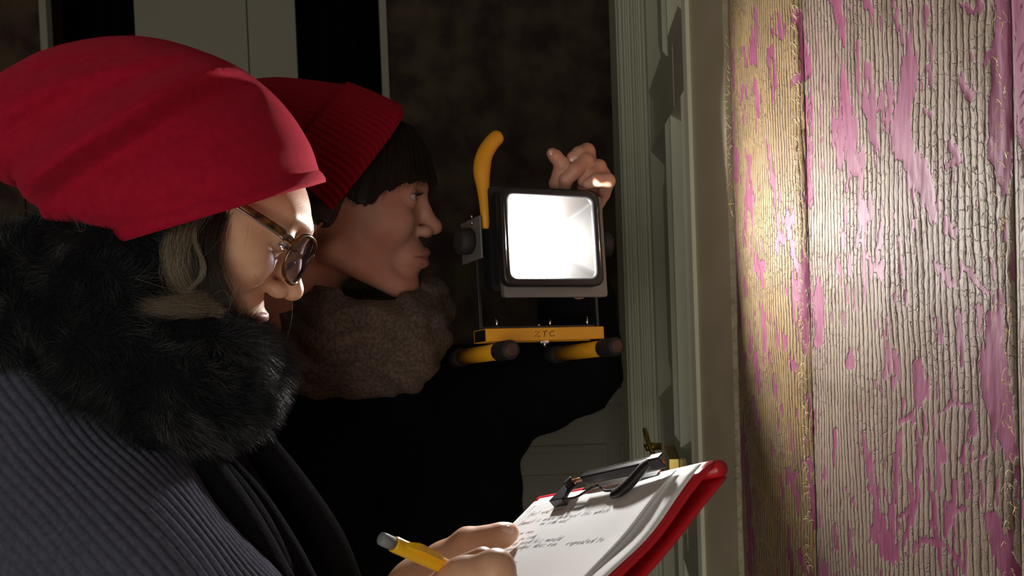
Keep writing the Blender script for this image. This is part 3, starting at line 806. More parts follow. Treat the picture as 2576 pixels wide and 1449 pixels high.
def combine(parts):
    vs, fs, o = [], [], 0
    for v, f in parts:
        vs.append(v); fs.append(np.asarray(f) + o); o += len(v)
    return np.concatenate(vs), np.concatenate(fs)

# ---------------------------------------------------------------- person at the front
pA = empty('person', tuple(at(420, 1449, .78)), 'person in smooth red slouchy hat and glasses, bent over a clipboard', 'person')

def handR(P):
    # right hand round the pencil, seen from the little finger side
    d = chain(P, vchain([(1000, 1600, .575, .026), (1075, 1530, .565, .0150), (1165, 1462, .552, .0125), (1246, 1434, .545, .0104), (1258, 1480, .55, .0092), (1262, 1560, .56, .0085), (1275, 1640, .57, .0075)]), .006)
    d = su(d, chain(P, vchain([(1080, 1520, .585, .013), (1150, 1445, .582, .0098), (1214, 1412, .580, .0085), (1262, 1440, .585, .0080), (1300, 1520, .59, .0075)])), .003)
    d = su(d, chain(P, vchain([(1060, 1580, .560, .014), (1160, 1530, .540, .0105), (1228, 1510, .535, .0098), (1225, 1590, .545, .0090), (1235, 1650, .555, .008)])), .003)
    d = su(d, chain(P, vchain([(1030, 1640, .560, .014), (1140, 1610, .535, .0100), (1200, 1600, .532, .0090), (1195, 1660, .54, .0082)])), .003)
    d = su(d, chain(P, vchain([(1010, 1600, .60, .016), (1120, 1530, .615, .0115), (1230, 1520, .615, .0100), (1310, 1560, .605, .0085)])), .004)
    d = su(d, cap(P, vp(1000, 1620, .575), vp(760, 1900, .60), .030, .036), .012)
    return d
def handL(P):
    d = chain(P, vchain([(1060, 1490, .74, .020), (1120, 1425, .735, .0175), (1178, 1370, .73, .0118), (1228, 1357, .728, .0090), (1268, 1345, .728, .0080), (1282, 1340, .728, .0060)]), .007)
    d = su(d, chain(P, vchain([(1120, 1440, .745, .017), (1230, 1410, .755, .0095), (1300, 1405, .765, .0088), (1350, 1420, .772, .008)])), .004)
    d = su(d, chain(P, vchain([(1090, 1480, .745, .017), (1220, 1455, .755, .0095), (1300, 1450, .765, .0088), (1350, 1460, .772, .008)])), .004)
    d = su(d, chain(P, vchain([(1070, 1520, .745, .015), (1200, 1500, .755, .0092), (1290, 1490, .765, .0085)])), .004)
    d = su(d, chain(P, vchain([(1050, 1560, .745, .014), (1170, 1545, .755, .0082), (1260, 1535, .765, .0075)])), .004)
    d = su(d, ell(P, vp(1070, 1500, .745), (.028, .018, .032)), .008)
    d = su(d, cap(P, vp(1050, 1510, .745), vp(860, 1760, .73), .026, .034), .012)
    return d
def bb(pts, pad):
    q = np.array([vp(*p) for p in pts]); return q.min(0) - pad, q.max(0) + pad
lo1, hi1 = bb([(760, 1900, .60), (1310, 1380, .53), (1310, 1700, .62)], .04)
lo2, hi2 = bb([(860, 1760, .73), (1360, 1330, .78), (1360, 1560, .72)], .04)
hA = head_mesh(OA, TA)
hr_ = arms_mesh(handR, lo1, hi1, .0016)
hl_ = arms_mesh(handL, lo2, hi2, .0018)
# shoulders and upper body under the clothes
def torsoA(P):
    d = cap(P, vp(330, 930, .82), vp(250, 1300, .88), .050, .10)
    d = su(d, cap(P, vp(150, 1220, .74), vp(470, 1250, .98), .048, .05), .04)
    d = su(d, ell(P, vp(260, 1600, .86), (.16, .11, .24)), .06)
    d = su(d, cap(P, vp(150, 1200, .72), vp(480, 1750, .64), .052, .042), .03)
    d = su(d, cap(P, vp(480, 1750, .64), vp(800, 1870, .60), .042, .032), .02)
    d = su(d, cap(P, vp(480, 1250, .97), vp(650, 1600, .86), .05, .042), .03)
    d = su(d, cap(P, vp(650, 1600, .86), vp(880, 1740, .74), .042, .030), .02)
    return d
tA = arms_mesh(torsoA, (-.62, .48, -.62), (.08, 1.12, .02), .007)
bodyA = mk('body', *combine([hA, hr_, hl_, tA]), M_skinA, pA)

# eyes, brows
def sphere(c, r, n=20):
    v, f = [], []
    for i in range(n + 1):
        for j in range(2 * n):
            a_, b_ = math.pi * i / n, math.pi * j / n
            v.append((c[0] + r * math.cos(a_), c[1] + r * math.sin(a_) * math.cos(b_), c[2] + r * math.sin(a_) * math.sin(b_)))
    for i in range(n):
        for j in range(2 * n):
            f.append([i * 2 * n + j, i * 2 * n + (j + 1) % (2 * n), (i + 1) * 2 * n + (j + 1) % (2 * n), (i + 1) * 2 * n + j])
    return np.array(v), f
def eyes(T, parent, tilt=0.0):
    for s in (-1, 1):
        v, f = sphere((0, 0, 0), 12.4)
        e = mk('eye', T(v + (76.5, s * 31, 16.5)), f, M_eyew, parent)
        th = math.radians(26); v, f = sphere((0, 0, 0), 12.6)
        keep = v[:, 0] > 12.6 * math.cos(th); idx = -np.ones(len(v), int); idx[keep] = np.arange(keep.sum())
        ff = [[idx[i] for i in q] for q in f if all(keep[i] for i in q)]
        vv = v[keep]; a_ = math.radians(tilt); vv = np.stack([vv[:, 0] * math.cos(a_) + vv[:, 2] * math.sin(a_), vv[:, 1], vv[:, 2] * math.cos(a_) - vv[:, 0] * math.sin(a_)], 1)
        mk('iris', T(vv + (76.5, s * 31, 16.5)), ff, M_iris, e)
def lashes(T, parent, z0, n=40):
    ps = []
    for s in (-1, 1):
        for k in range(n):
            t = k / (n - 1); yy = 31 + 12 * (2 * t - 1); xx = 76.5 + math.sqrt(max(0, 14.5**2 - (12 * (2 * t - 1))**2))
            ps.append([(xx - .5 + 7 * u, s * yy * (1 + .03 * u), z0 - 1.2 * u + 4.0 * u * u) for u in np.linspace(0, 1, 5)])
    v, q = strands(ps, .22); return tag(mk('eyelashes', T(v), q, M_hairB, parent), kind='stuff')
def brows(T, parent, m, n=260, rb=.14):
    ps = []
    for s in (-1, 1):
        for k in range(n):
            t = RNG.uniform(0, 1); y_ = 10 + 38 * t; x_ = 98.3 - 17.5 * t**1.7; z_ = 33 + 4 * math.sin(t * 2.6) + RNG.normal(0, 1.4)
            l_ = RNG.uniform(5, 9)
            ps.append([(x_ + .8 - l_ * u * .25 * (t + .3), s * (y_ + l_ * u * .85), z_ + l_ * u * (.5 - .5 * t)) for u in np.linspace(0, 1, 4)])
    v, q = strands(ps, rb); return tag(mk('eyebrows', T(v), q, m, parent), kind='stuff')
eyes(TA, pA, 25); lashes(TA, pA, 12.5); brows(TA, pA, M_hairA, 90, .06)

# ---- glasses
gl = None
def lens_outline(s, n=40, w=23.5, h=17.8):
    th = np.linspace(0, 2 * math.pi, n, endpoint=False); e = 2.8
    c, q = np.cos(th), np.sin(th)
    yy = np.sign(c) * np.abs(c)**(2 / e) * w; zz_ = np.sign(q) * np.abs(q)**(2 / e) * h
    y = 33 + yy; z = 10.5 + zz_ + .06 * yy
    x = 108 - 0.0042 * y**2 * 1.15 - .12 * zz_ * .6
    return np.stack([x, s * y, z], 1)
rim_parts = []
for s in (-1, 1):
    o = lens_outline(s); rim_parts.append(tube(np.vstack([o, o[:1], o[1:2]]), 1.8, 8, cap=False))
rim_parts.append(tube([(105.5, -10, 17), (107.5, 0, 19.5), (105.5, 10, 17)], 1.9, 8, res=12))
gv, gf = merge(rim_parts)
gl = mk('eyeglasses', TA(gv), gf, M_tort, pA); tag(gl, 'dark tortoiseshell framed glasses')
for s in (-1, 1):
    o = lens_outline(s, 40, 22.6, 16.9); c = o.mean(0) + (2.2, 0, 0)
    mids = (o + c) / 2 + (1.2, 0, 0)
    v = np.vstack([o, mids, c[None]]); n = 40
    f = [[i, (i + 1) % n, n + (i + 1) % n, n + i] for i in range(n)] + [[n + i, n + (i + 1) % n, 2 * n] for i in range(n)]
    v2 = v - (1.4, 0, 0); f2 = [[i + len(v) for i in q][::-1] for q in f]
    mk('lens', TA(np.vstack([v, v2])), f + f2, M_lens, gl)
    pts = [(84, s * 60, 18), (80, s * 65.5, 19), (60, s * 69.5, 19), (20, s * 73, 18), (-8, s * 74, 13), (-22, s * 72, -4)]
    tp = mk('temple', *((lambda vf: (TA(vf[0]), vf[1]))(tube(pts, [3.4, 3.2, 3.0, 2.4, 2.2, 1.8], 10, res=40, flat=((0, 1, 0), .55)))), M_tort, gl)
    pts2 = [(x + .5, y - s * 0.4, z - 2.8) for x, y, z in pts]
    pts2 = [(x, y - s * -1.2, z) for x, y, z in pts2]
    mk('temple_edge', *((lambda vf: (TA(vf[0]), vf[1]))(tube(pts2[:5], [.9, .9, .8, .7, .6], 8, res=30))), M_chrome, tp)
    mk('hinge', *((lambda vf: (TA(vf[0]), vf[1]))(tube([(84, s * 59, 18), (87, s * 57, 18.5), (91, s * 53, 18)], [2.6, 2.8, 2.4], 8, res=10))), M_tort, gl)
    mk('nose_pad', *((lambda vf: (TA(vf[0]), vf[1]))(tube([(99, s * 9, 8), (97, s * 11, 2), (96, s * 12.5, -2)], [1.2, 2.2, 1.4], 8, res=10))), M_chrome, gl)

# ---- hair shell below the hat and over the cheek
def hairA(P):
    x, y, z = P
    d = head_sdf(dict(OA))(P) - 6.0
    lim = np.interp(z, [-110, -60, -32, 0, 16, 40], [72, 72, 56, 38, 28, 24]).astype(np.float32)
    w = 2.5 * np.sin(z * .35 + y * .2) + 1.5 * np.sin(z * .9)
    d = np.maximum(d, x - lim - w)
    d = np.maximum(d, -82 - z); d = np.maximum(d, z - 34); d = np.maximum(d, 16 - x)
    return d
v, f = nets(hairA, (-100, -84, -84), (90, 84, 72), 2.4)
hairo = mk('hair', TA(v), f, M_hairA2, pA); tag(hairo, 'greying brown hair falling loose under the hat')
def strand_bunch(specs, n, jit, k=14, clump=1):
    """specs: list of control polylines (px,py,d); blends neighbours"""
    out = []
    S = [np.array([vp(*p) for p in s]) for s in specs]
    for i in range(n):
        u = RNG.uniform(0, len(S) - 1.001); a_ = int(u); t = u - a_
        C = S[a_] * (1 - t) + S[a_ + 1] * t
        C = C + RNG.normal(0, 1, C.shape) * np.linspace(jit * .5, jit, len(C))[:, None] + RNG.normal(0, jit * .6, 3)
        out.append(crom(C, k))
    return W(np.array(out))
specs = [[(352, 560, .71), (372, 620, .692), (400, 680, .685), (440, 730, .685)], [(400, 548, .70), (420, 630, .68), (440, 700, .675), (470, 760, .68)],
         [(470, 520, .692), (440, 600, .67), (438, 680, .665), (480, 750, .675)], [(520, 500, .690), (460, 590, .668), (445, 680, .664), (500, 770, .68)], [(545, 500, .692), (500, 560, .675), (470, 640, .67), (470, 720, .675)]]
P1 = strand_bunch(specs, 1700, .0036)
specs2 = [[(520, 735, .672), (480, 748, .664), (430, 757, .658), (395, 758, .655)], [(540, 770, .672), (480, 772, .662), (420, 770, .656), (350, 764, .652)], [(560, 790, .675), (500, 785, .664), (430, 783, .658), (365, 778, .654)]]
P2 = strand_bunch(specs2, 420, .0030)
v, q = combine([strands(P1, RNG.uniform(.00004, .00014, len(P1))), strands(P2, RNG.uniform(.00004, .00013, len(P2)))])
tag(mk('grey_strands', v, q, M_hairA, hairo), kind='stuff')
specs3 = [[(505, 505, .69), (490, 600, .672), (500, 680, .668), (520, 760, .675)], [(560, 505, .69), (520, 600, .672), (530, 690, .668), (570, 770, .675)], [(575, 520, .69), (550, 620, .674), (560, 700, .67), (600, 760, .675)]]
P3 = strand_bunch(specs3, 600, .0030)
specs4 = [[(500, 510, .686), (488, 600, .664), (508, 670, .66), (480, 740, .664)], [(515, 505, .686), (492, 590, .664), (515, 690, .66), (450, 745, .664)]]
P4 = strand_bunch(specs4, 70, .0008)
v, q = strands(P3, RNG.uniform(.00005, .00014, len(P3))); tag(mk('dark_strands', v, q, M_hairA2, hairo), kind='stuff')
fly = [[(325, 695, .655), (370, 710, .652), (420, 725, .655), (470, 735, .66)], [(560, 590, .675), (530, 630, .665), (500, 655, .66), (470, 680, .664)],
       [(585, 690, .665), (590, 720, .663), (580, 755, .663), (575, 790, .668)], [(600, 695, .665), (596, 720, .662), (588, 745, .662), (576, 780, .668)],
       [(625, 565, .672), (622, 590, .668), (615, 620, .668), (607, 640, .672)], [(634, 568, .672), (636, 585, .668), (630, 600, .668), (622, 612, .672)],
       [(640, 690, .68), (648, 705, .676), (655, 720, .676), (660, 740, .68)], [(735, 760, .74), (735, 790, .738), (730, 820, .738), (722, 850, .74)],
       [(540, 740, .664), (560, 730, .66), (575, 745, .66), (570, 765, .664)]]
FP = np.array([W(crom(np.array([vp(*p) for p in s]), 14)) for s in fly])
v, q = combine([strands(FP, np.full(len(FP), .00012)), strands(P4, RNG.uniform(.00006, .00014, len(P4)))])
tag(mk('stray_strands', v, q, M_hairA, hairo), kind='stuff')

# ---- felt hat
def hat_rings(spec, n, m, pw=2.0, skew=(0, 1, .16)):
    S = crom(np.array(spec, float), m)
    th = np.linspace(0, 2 * math.pi, n, endpoint=False); out = []
    for tx, ty, bx, by, hd, dc in S:
        a_, b_ = vp(tx, ty, dc), vp(bx, by, dc)
        c = (a_ + b_) / 2; h = (a_ - b_) / 2
        cc, q = np.cos(th), np.sin(th)
        out.append(c + np.sign(cc)[:, None] * (np.abs(cc)**(2 / pw))[:, None] * h + np.sign(q)[:, None] * (np.abs(q)**(2 / pw))[:, None] * hd * np.array(skew))
    return out, th
DCA = .737
hatA = [(797, 446, 318, 590, 0.0930, DCA), (787, 412, 296, 580, 0.0960, DCA), (768, 360, 226, 566, 0.1000, DCA), (722, 285, 162, 552, 0.1030, DCA + .002), (660, 218, 146, 525, 0.1040, DCA + .004), (585, 163, 134, 495, 0.1040, DCA + .006),
        (490, 122, 117, 462, 0.1020, DCA + .008), (390, 97, 92, 470, 0.0990, DCA + .01), (280, 100, 52, 455, 0.0940, DCA + .012), (170, 136, 8, 395, 0.0840, DCA + .014), (60, 196, -30, 335, 0.0600, DCA + .016), (-5, 236, -42, 300, 0.0360, DCA + .018), (-34, 262, -44, 282, 0.0100, DCA + .018)]
rings, th = hat_rings(hatA, 160, 110, 2.15)
# rolled brim in front of the first ring
c0 = rings[0].mean(0); dirn = (rings[0].mean(0) - rings[6].mean(0)); dirn /= np.linalg.norm(dirn)
roll = []
for sc_, adv in ((.950, -.016), (.955, .001), (.985, .0048), (1.018, .0052), (1.036, .002), (1.036, -.002), (1.020, -.0055), (1.004, -.007)):
    roll.append(c0 + (rings[0] - c0) * sc_ + dirn * adv)
rings = roll + rings[3:]
v, f = loft(rings, False, True)
# folds: the slouch lies over the crown along a curved ridge; soft creases above it
v = np.array(v)
cen = np.repeat(np.array([r.mean(0) for r in rings]), 160, axis=0)
px = CX + v[:, 0] / v[:, 1] * F_PX; py = CY - v[:, 2] / v[:, 1] * F_PX
near = np.clip((cen[:, 1] - v[:, 1]) / .05, 0, 1)
def fold(line, amp, w_up, w_dn, dn_amp):
    L = crom(np.array(line, float), 60)
    dx = px[:, None] - L[None, :, 0]; dy = py[:, None] - L[None, :, 1]
    D = np.hypot(dx, dy); k = D.argmin(1); d_ = D[np.arange(len(px)), k]
    T = np.gradient(L, axis=0); T /= np.linalg.norm(T, axis=1)[:, None]
    sgn = np.sign(T[k, 0] * dy[np.arange(len(px)), k] - T[k, 1] * dx[np.arange(len(px)), k])   # + below the line
    endf = np.clip(np.minimum(k, 59 - k) / 8., .0, 1)
    return endf * np.where(sgn < 0, amp * np.exp(-(d_ / w_up)**2), (amp + dn_amp) * np.exp(-(d_ / 20.)**2) - dn_amp * np.exp(-(d_ / w_dn)**2))
disp = fold([(60, 520), (112, 462), (190, 400), (330, 312), (450, 235), (560, 188), (640, 190), (690, 240)], .020, 70, 90, .010)
disp += fold([(-40, 330), (120, 240), (260, 185), (420, 150), (560, 140)], .007, 55, 80, .004)
disp += fold([(60, 160), (200, 130), (380, 112)], .003, 40, 50, .003)
disp += .0022 * (fbm(px / 120, py / 120, 5, 3) - .5) * 2
body_ = np.arange(len(v)) >= 160 * 9
out_ = v - cen; out_ /= np.linalg.norm(out_, axis=1)[:, None] + 1e-9
v = v + (np.array([0, -1, 0]) * .75 + out_ * .25) * (disp * near * body_)[:, None]
hat_o = mk('hat', W(v), f, M_felt, pA); tag(hat_o, 'smooth red felt slouch hat with rolled edge')
# felt fuzz
def fuzz(obj, n, lmin, lmax, r, m, name, flow=(0, 0, 0), seg=3, kink=.5, sel=None, clump=0):
    me = obj.data
    nv = len(me.vertices); co = np.empty(nv * 3, np.float32); me.vertices.foreach_get('co', co); co = co.reshape(-1, 3)
    no = np.empty(nv * 3, np.float32); me.vertices.foreach_get('normal', no); no = no.reshape(-1, 3)
    nt_ = len(me.polygons)
    ar = np.empty(nt_, np.float32); me.polygons.foreach_get('area', ar)
    ls = np.empty(nt_, np.int32); me.polygons.foreach_get('loop_start', ls)
    li = np.empty(len(me.loops), np.int32); me.loops.foreach_get('vertex_index', li)
    i0, i1, i2 = li[ls], li[ls + 1], li[ls + 2]
    if sel is not None:
        ctr = (co[i0] + co[i1] + co[i2]) / 3; ar = ar * sel(ctr)
    p = ar / ar.sum(); k = RNG.choice(nt_, n, p=p)
    a_, b_ = RNG.uniform(0, 1, n), RNG.uniform(0, 1, n); fl_ = a_ + b_ > 1; a_[fl_] = 1 - a_[fl_]; b_[fl_] = 1 - b_[fl_]
    i3 = li[np.minimum(ls + 3, len(li) - 1)]
    use2 = RNG.uniform(0, 1, n) < .5
    A_, B_, C_ = co[i0[k]], np.where(use2[:, None], co[i1[k]], co[i3[k]]), co[i2[k]]
    P = A_ + a_[:, None] * (B_ - A_) + b_[:, None] * (C_ - A_)
    Nn = no[i0[k]]
    L = RNG.uniform(lmin, lmax, n)[:, None]
    cl_ = np.stack([fbm(P[:, 0] * clump + 31 * q_, P[:, 2] * clump + P[:, 1] * clump * .7, 71 + q_, 2) - .5 for q_ in range(3)], 1) * 3.2 if clump else 0
    D = Nn + np.asarray(flow) + cl_ + RNG.normal(0, kink, (n, 3)); D /= np.linalg.norm(D, axis=1)[:, None]
    D2 = D + np.asarray(flow) * .8 + RNG.normal(0, kink * .8, (n, 3)); D2 /= np.linalg.norm(D2, axis=1)[:, None]
    t = np.linspace(0, 1, seg + 1)[None, :, None]
    pth = (P - Nn * .0005)[:, None, :] + L[:, None] * (D[:, None, :] * t * (1 - .4 * t) + D2[:, None, :] * t * t * .4)
    vv, qq = strands(pth, RNG.uniform(r * .6, r * 1.2, n), ribbon=True)
    return mk(name, vv, qq, m, obj)
tag(fuzz(hat_o, 16000, .0010, .0028, .000035, M_felt, 'felt_fuzz', kink=.7, seg=2), kind='stuff')

# ---- fur snood
def snood(P):
    d = chain(P, vchain([(-90, 790, .80, .052), (110, 790, .735, .052), (310, 860, .705, .052), (460, 945, .70, .051), (555, 985, .735, .036), (610, 950, .80, .030), (580, 890, .87, .034)]), .02)
    d = su(d, chain(P, vchain([(30, 672, .745, .030), (180, 655, .715, .032), (305, 655, .692, .034), (350, 730, .695, .034), (390, 810, .715, .033), (530, 905, .718, .034), (632, 910, .765, .020), (640, 890, .79, .015)]), .02), .016)
    d = su(d, chain(P, vchain([(-90, 790, .80, .052), (80, 770, .90, .052), (330, 760, .93, .055), (580, 890, .87, .034)]), .02), .02)
    n = .004 * np.sin(P[0] * 95 + P[2] * 60) * np.sin(P[2] * 110 - P[1] * 70)
    return d + n
v, f = nets(snood, (-.62, .60, -.24), (-.12, 1.03, .10), .005)
sn = mk('fur_snood', W(v), f, M_furbase, pA); tag(sn, 'shaggy black fur snood wrapped round the neck')
selA = lambda c: np.where(to_px(c)[0] > -40, 1.0, .15) * np.where(((c - CAM) @ VB)[:, 1] < .86, 1.0, .3)
tag(fuzz(sn, 110000, .006, .015, .00014, M_fur, 'fur', flow=W([(.35, -.05, -.25)])[0] - CAM, seg=3, kink=.22, sel=selA, clump=60), kind='stuff')

# ---- ribbed cardigan: near sleeve and back as one swept knitted form
def swept_knit(path, nr, npts, ribs, amp, up=(0, 1, 0), squash=1.0):
    P = crom(np.array([list(vp(a, b, d)) + [r] for a, b, d, r in path]), nr)
    X, R = P[:, :3], P[:, 3]
    T = np.gradient(X, axis=0); T /= np.linalg.norm(T, axis=1)[:, None]
    th = np.linspace(0, 2 * math.pi, npts, endpoint=False)
    out = []
    for i in range(nr):
        N = np.array(up, float); N -= T[i] * (N @ T[i]); N /= np.linalg.norm(N); B = np.cross(T[i], N)
        rr = R[i] + amp * np.abs(np.cos(ribs * th * .5))**.55 + .004 * np.sin(i * .11 + 2 * th) + .003 * np.sin(i * .2 - 3 * th)
        out.append(X[i] + rr[:, None] * (np.cos(th)[:, None] * N * squash + np.sin(th)[:, None] * B))
    return out
rg = swept_knit([(-20, 960, .79, .03), (20, 1010, .775, .058), (70, 1110, .75, .078), (160, 1230, .715, .080), (270, 1360, .685, .078), (400, 1520, .66, .074), (520, 1680, .65, .066), (600, 1790, .645, .058)], 110, 560, 80, .0019)
v, f = loft(rg, True, True)
cardi = mk('cardigan', W(v), f, M_cardi, pA); tag(cardi, 'ribbed grey blue cardigan sleeve')
def backA(P):
    d = ell(P, vp(-60, 1480, .90), (.19, .14, .20)); d = su(d, cap(P, vp(100, 1060, .86), vp(60, 1450, .90), .09, .14), .05)
    return d
v, f = nets(backA, (-.75, .62, -.62), (-.05, 1.2, .02), .012)
mk('cardigan_back', W(v), f, M_cardi, cardi)
rg = swept_knit([(640, 1500, .66, .052), (760, 1640, .635, .047), (860, 1760, .615, .040)], 30, 320, 60, .0017)
# inner top and hanging lapels
def chestA(P):
    d = ell(P, vp(520, 1480, .86), (.105, .10, .135)); d = su(d, cap(P, vp(520, 1180, .83), vp(560, 1500, .86), .055, .10), .05)
    return d
v, f = nets(chestA, (-.50, .62, -.46), (-.06, 1.05, -.06), .006)
inn = mk('inner_top', W(v), f, M_inner, pA); tag(inn, 'dark navy knitted top')
for pth, r in (([(470, 1120, .70), (540, 1230, .69), (620, 1350, .685), (690, 1480, .68)], [.012, .016, .016, .016]), ([(505, 1140, .715), (590, 1250, .705), (660, 1360, .70), (720, 1490, .70)], [.010, .013, .013, .013]), ([(540, 1140, .73), (640, 1260, .715), (715, 1380, .71), (770, 1490, .71)], [.008, .010, .011, .012]), ([(640, 1100, .76), (730, 1230, .77), (810, 1360, .775), (860, 1480, .78)], [.012, .016, .018, .018])):
    mk('lapel_fold', *tube([W(vp(*p)) for p in pth], r, 14, res=30, flat=(VB[:, 1], .8)), M_black, inn)

# ---------------------------------------------------------------- person holding the lamp
pB = empty('person', tuple(at(1000, 1449, 1.25)), 'person in ribbed red knit hat and brown scarf, looking towards the lit wall', 'person')
hB = head_mesh(OB, TB)
def handB(P):
    D = 1.10
    fs = [[(1425, 520, D, .010), (1399, 462, D - .014, .0078), (1414, 414, D - .022, .0084), (1398, 394, D - .024, .0074), (1389, 386, D - .024, .0062)],
          [(1470, 520, D + .02, .010), (1486, 430, D + .018, .0090), (1476, 381, D + .002, .0094), (1456, 387, D - .010, .0082), (1440, 396, D - .016, .0066)],
          [(1470, 500, D + .01, .010), (1480, 430, D + .004, .0094), (1472, 407, D - .014, .0098), (1446, 430, D - .026, .0086), (1424, 452, D - .026, .0074), (1420, 478, D - .018, .0066)],
          [(1485, 510, D + .01, .010), (1516, 440, D + .006, .0086), (1506, 421, D - .008, .0088), (1484, 438, D - .018, .0076), (1468, 456, D - .018, .0068)],
          [(1490, 530, D + .005, .009), (1518, 488, D - .008, .0074), (1528, 455, D - .036, .0084), (1500, 453, D - .042, .0074), (1478, 462, D - .040, .0058)]]
    d = ell(P, vp(1458, 555, D + .024), (.026, .018, .036))
    d = su(d, cap(P, vp(1450, 570, D + .025), vp(1450, 800, 1.20), .019, .026), .012)
    for f_ in fs:
        d = su(d, chain(P, vchain(f_), .0022), .0009)
    return d
lo3, hi3 = bb([(1370, 340, 1.06), (1560, 820, 1.24), (1380, 340, 1.24)], .035)
hb_ = arms_mesh(handB, lo3, hi3, .0013)
def torsoB(P):
    d = cap(P, vp(920, 940, 1.20), vp(940, 1150, 1.28), .045, .12)
    d = su(d, cap(P, vp(760, 1120, 1.16), vp(1150, 1060, 1.33), .06, .065), .05)
    d = su(d, ell(P, vp(980, 1500, 1.28), (.155, .10, .28)), .06)
    d = su(d, cap(P, vp(1150, 1060, 1.30), vp(1450, 930, 1.25), .045, .034), .03)
    d = su(d, cap(P, vp(1450, 930, 1.25), vp(1452, 760, 1.20), .034, .026), .02)
    return d
tB = arms_mesh(torsoB, (-.42, .98, -.72), (.22, 1.52, .05), .009)
bodyB = mk('body', *combine([hB, hb_, tB]), M_skinB, pB)
eyes(TB, pB, -4); lashes(TB, pB, 20.5)
M_nail = mat('fingernail', (.70, .45, .38), .25, coat=.3)
def nail(px_, py_, d_, sc, rot, parent):
    v, f = sphere((0, 0, 0), 1.0, 10); v = v * np.array(sc); a_ = math.radians(rot)
    v = np.stack([v[:, 0] * math.cos(a_) - v[:, 2] * math.sin(a_), v[:, 1], v[:, 0] * math.sin(a_) + v[:, 2] * math.cos(a_)], 1)
    mk('fingernail', W(v + vp(px_, py_, d_)), f, M_nail, parent)
nail(1442, 399, 1.0790, (.0052, .0016, .0040), 30, pB)
nail(1389, 386, 1.0710, (.0044, .0016, .0034), -45, pB)
nail(1273, 1337, .7215, (.0058, .0020, .0042), 15, pA)
lp = [merge([tube([(102.6, -2, -39.8), (103, 0, -40.3), (101, 7, -40.6), (95, 16, -43), (89, 22, -45)], [.5, 4.2, 3.9, 3.0, 1.2], 12, res=24)])]
for k_, s in enumerate((-1, 1)):
    for zc, rr, xx in ((-40.0, 4.3, 102.6), (-51.0, 5.1, 101.2)):
        pts = [(xx, 0, zc), (xx - 1.4, s * 7, zc - (.4 if zc > -45 else -.8)), (xx - 6.2, s * 15, zc + (-2.2 if zc > -45 else 2.4)), (xx - 12.6, s * 21.5, -45.4)]
        vf = tube(pts, [rr, rr * .95, rr * .75, 1.0], 14, res=20)
        mk('lip', TB(vf[0]), vf[1], M_lip, pB)
        mk('lip', TA(vf[0]), vf[1], M_lip, pA)

# hair with fringe
def hairB(P):
    x, y, z = P
    d = head_sdf(dict(OB))(P) - 8.0
    ang = np.arctan2(y, x - 20)
    n = 2.2 * np.sin(ang * 23) + 1.4 * np.sin(ang * 51 + 1) + 1.0 * np.sin(ang * 90)
    lim = np.interp(x, [-120, -40, -22, 5, 16, 30, 38, 62, 95, 130], [-62, -60, -20, -22, 8, 6, 0, 22, 38, 42]).astype(np.float32)
    d = np.maximum(d, (lim + n) - z)
    return d
v, f = nets(hairB, (-112, -90, -70), (126, 90, 136), 2.3)
hbo = mk('hair', TB(v), f, M_hairB, pB); tag(hbo, 'short near black hair with a heavy fringe')
hs_ = head_sdf(OB)
ps = []
for k in range(1500):
    t0 = RNG.uniform(-1.75, 1.75)                 # angle round the head, 0 = front
    r_ = RNG.uniform(8.2, 10.5)
    sgn = -1 if t0 < 0 else 1
    z1 = np.interp(abs(t0), [0, .6, .95, 1.2, 1.45, 1.75], [37, 26, 6, 2, 8, -18]) + RNG.normal(0, 3.0)
    zs = np.linspace(98, z1, 9); pts = []
    for z_ in zs:
        dirx, diry = math.cos(t0 + .10 * sgn * (98 - z_) / 60), math.sin(t0 + .10 * sgn * (98 - z_) / 60)
        pts.append((dirx, diry, z_))
    ps.append((pts, r_))
# march each strand point out to the head surface + offset
D_ = np.array([[(a[0], a[1]) for a in p[0]] for p in ps]); Zs = np.array([[a[2] for a in p[0]] for p in ps]); off_ = np.array([p[1] for p in ps])[:, None]
tt = np.full(Zs.shape, 125.0)
for it in range(26):
    Q = (10 + D_[..., 0] * tt, D_[..., 1] * tt, Zs); tt = tt - .8 * (hs_(Q) - off_)
pth = np.stack([10 + D_[..., 0] * tt, D_[..., 1] * tt, Zs], -1)
v, q = strands(TB(pth.reshape(-1, 3)).reshape(pth.shape), RNG.uniform(.0002, .00042, len(pth)))
tag(mk('fringe_strands', v, q, M_hairB, hbo), kind='stuff')

# ribbed knit hat
DCB = 1.088
cuff = [(1010, 292, 752, 612, 0.0950, DCB), (1006, 272, 742, 604, 0.1005, DCB), (985, 258, 715, 575, 0.1025, DCB), (930, 233, 675, 540, 0.1035, DCB), (878, 213, 640, 505, 0.1035, DCB), (868, 211, 632, 498, 0.1010, DCB)]
crown = [(866, 214, 634, 496, 0.0960, DCB), (840, 213, 615, 470, 0.0980, DCB), (770, 204, 570, 430, 0.0990, DCB + .005), (690, 198, 530, 395, 0.0930, DCB + .01), (610, 210, 495, 365, 0.0780, DCB + .015), (550, 245, 478, 340, 0.0350, DCB + .02), (515, 285, 495, 310, 0.0080, DCB + .02)]
def ribbed(spec, m, amp, ribs=74, n=592):
    rings, th = hat_rings(spec, n, m, 2.0, (-.25, 1, .10))
    out = []
    for r in rings:
        c = r.mean(0); d_ = r - c; L = np.linalg.norm(d_, axis=1)[:, None]
        out.append(r + d_ / L * (amp * (np.abs(np.cos(ribs * th / 2))**.6 - .5))[:, None])
    return out
cr = ribbed(cuff, 40, .0034)
ins = [cr[0].mean(0) + (r - cr[0].mean(0)) * s for r, s in ((cr[3], .93), (cr[0], .955))]
v, f = loft(ins + cr, False, False)
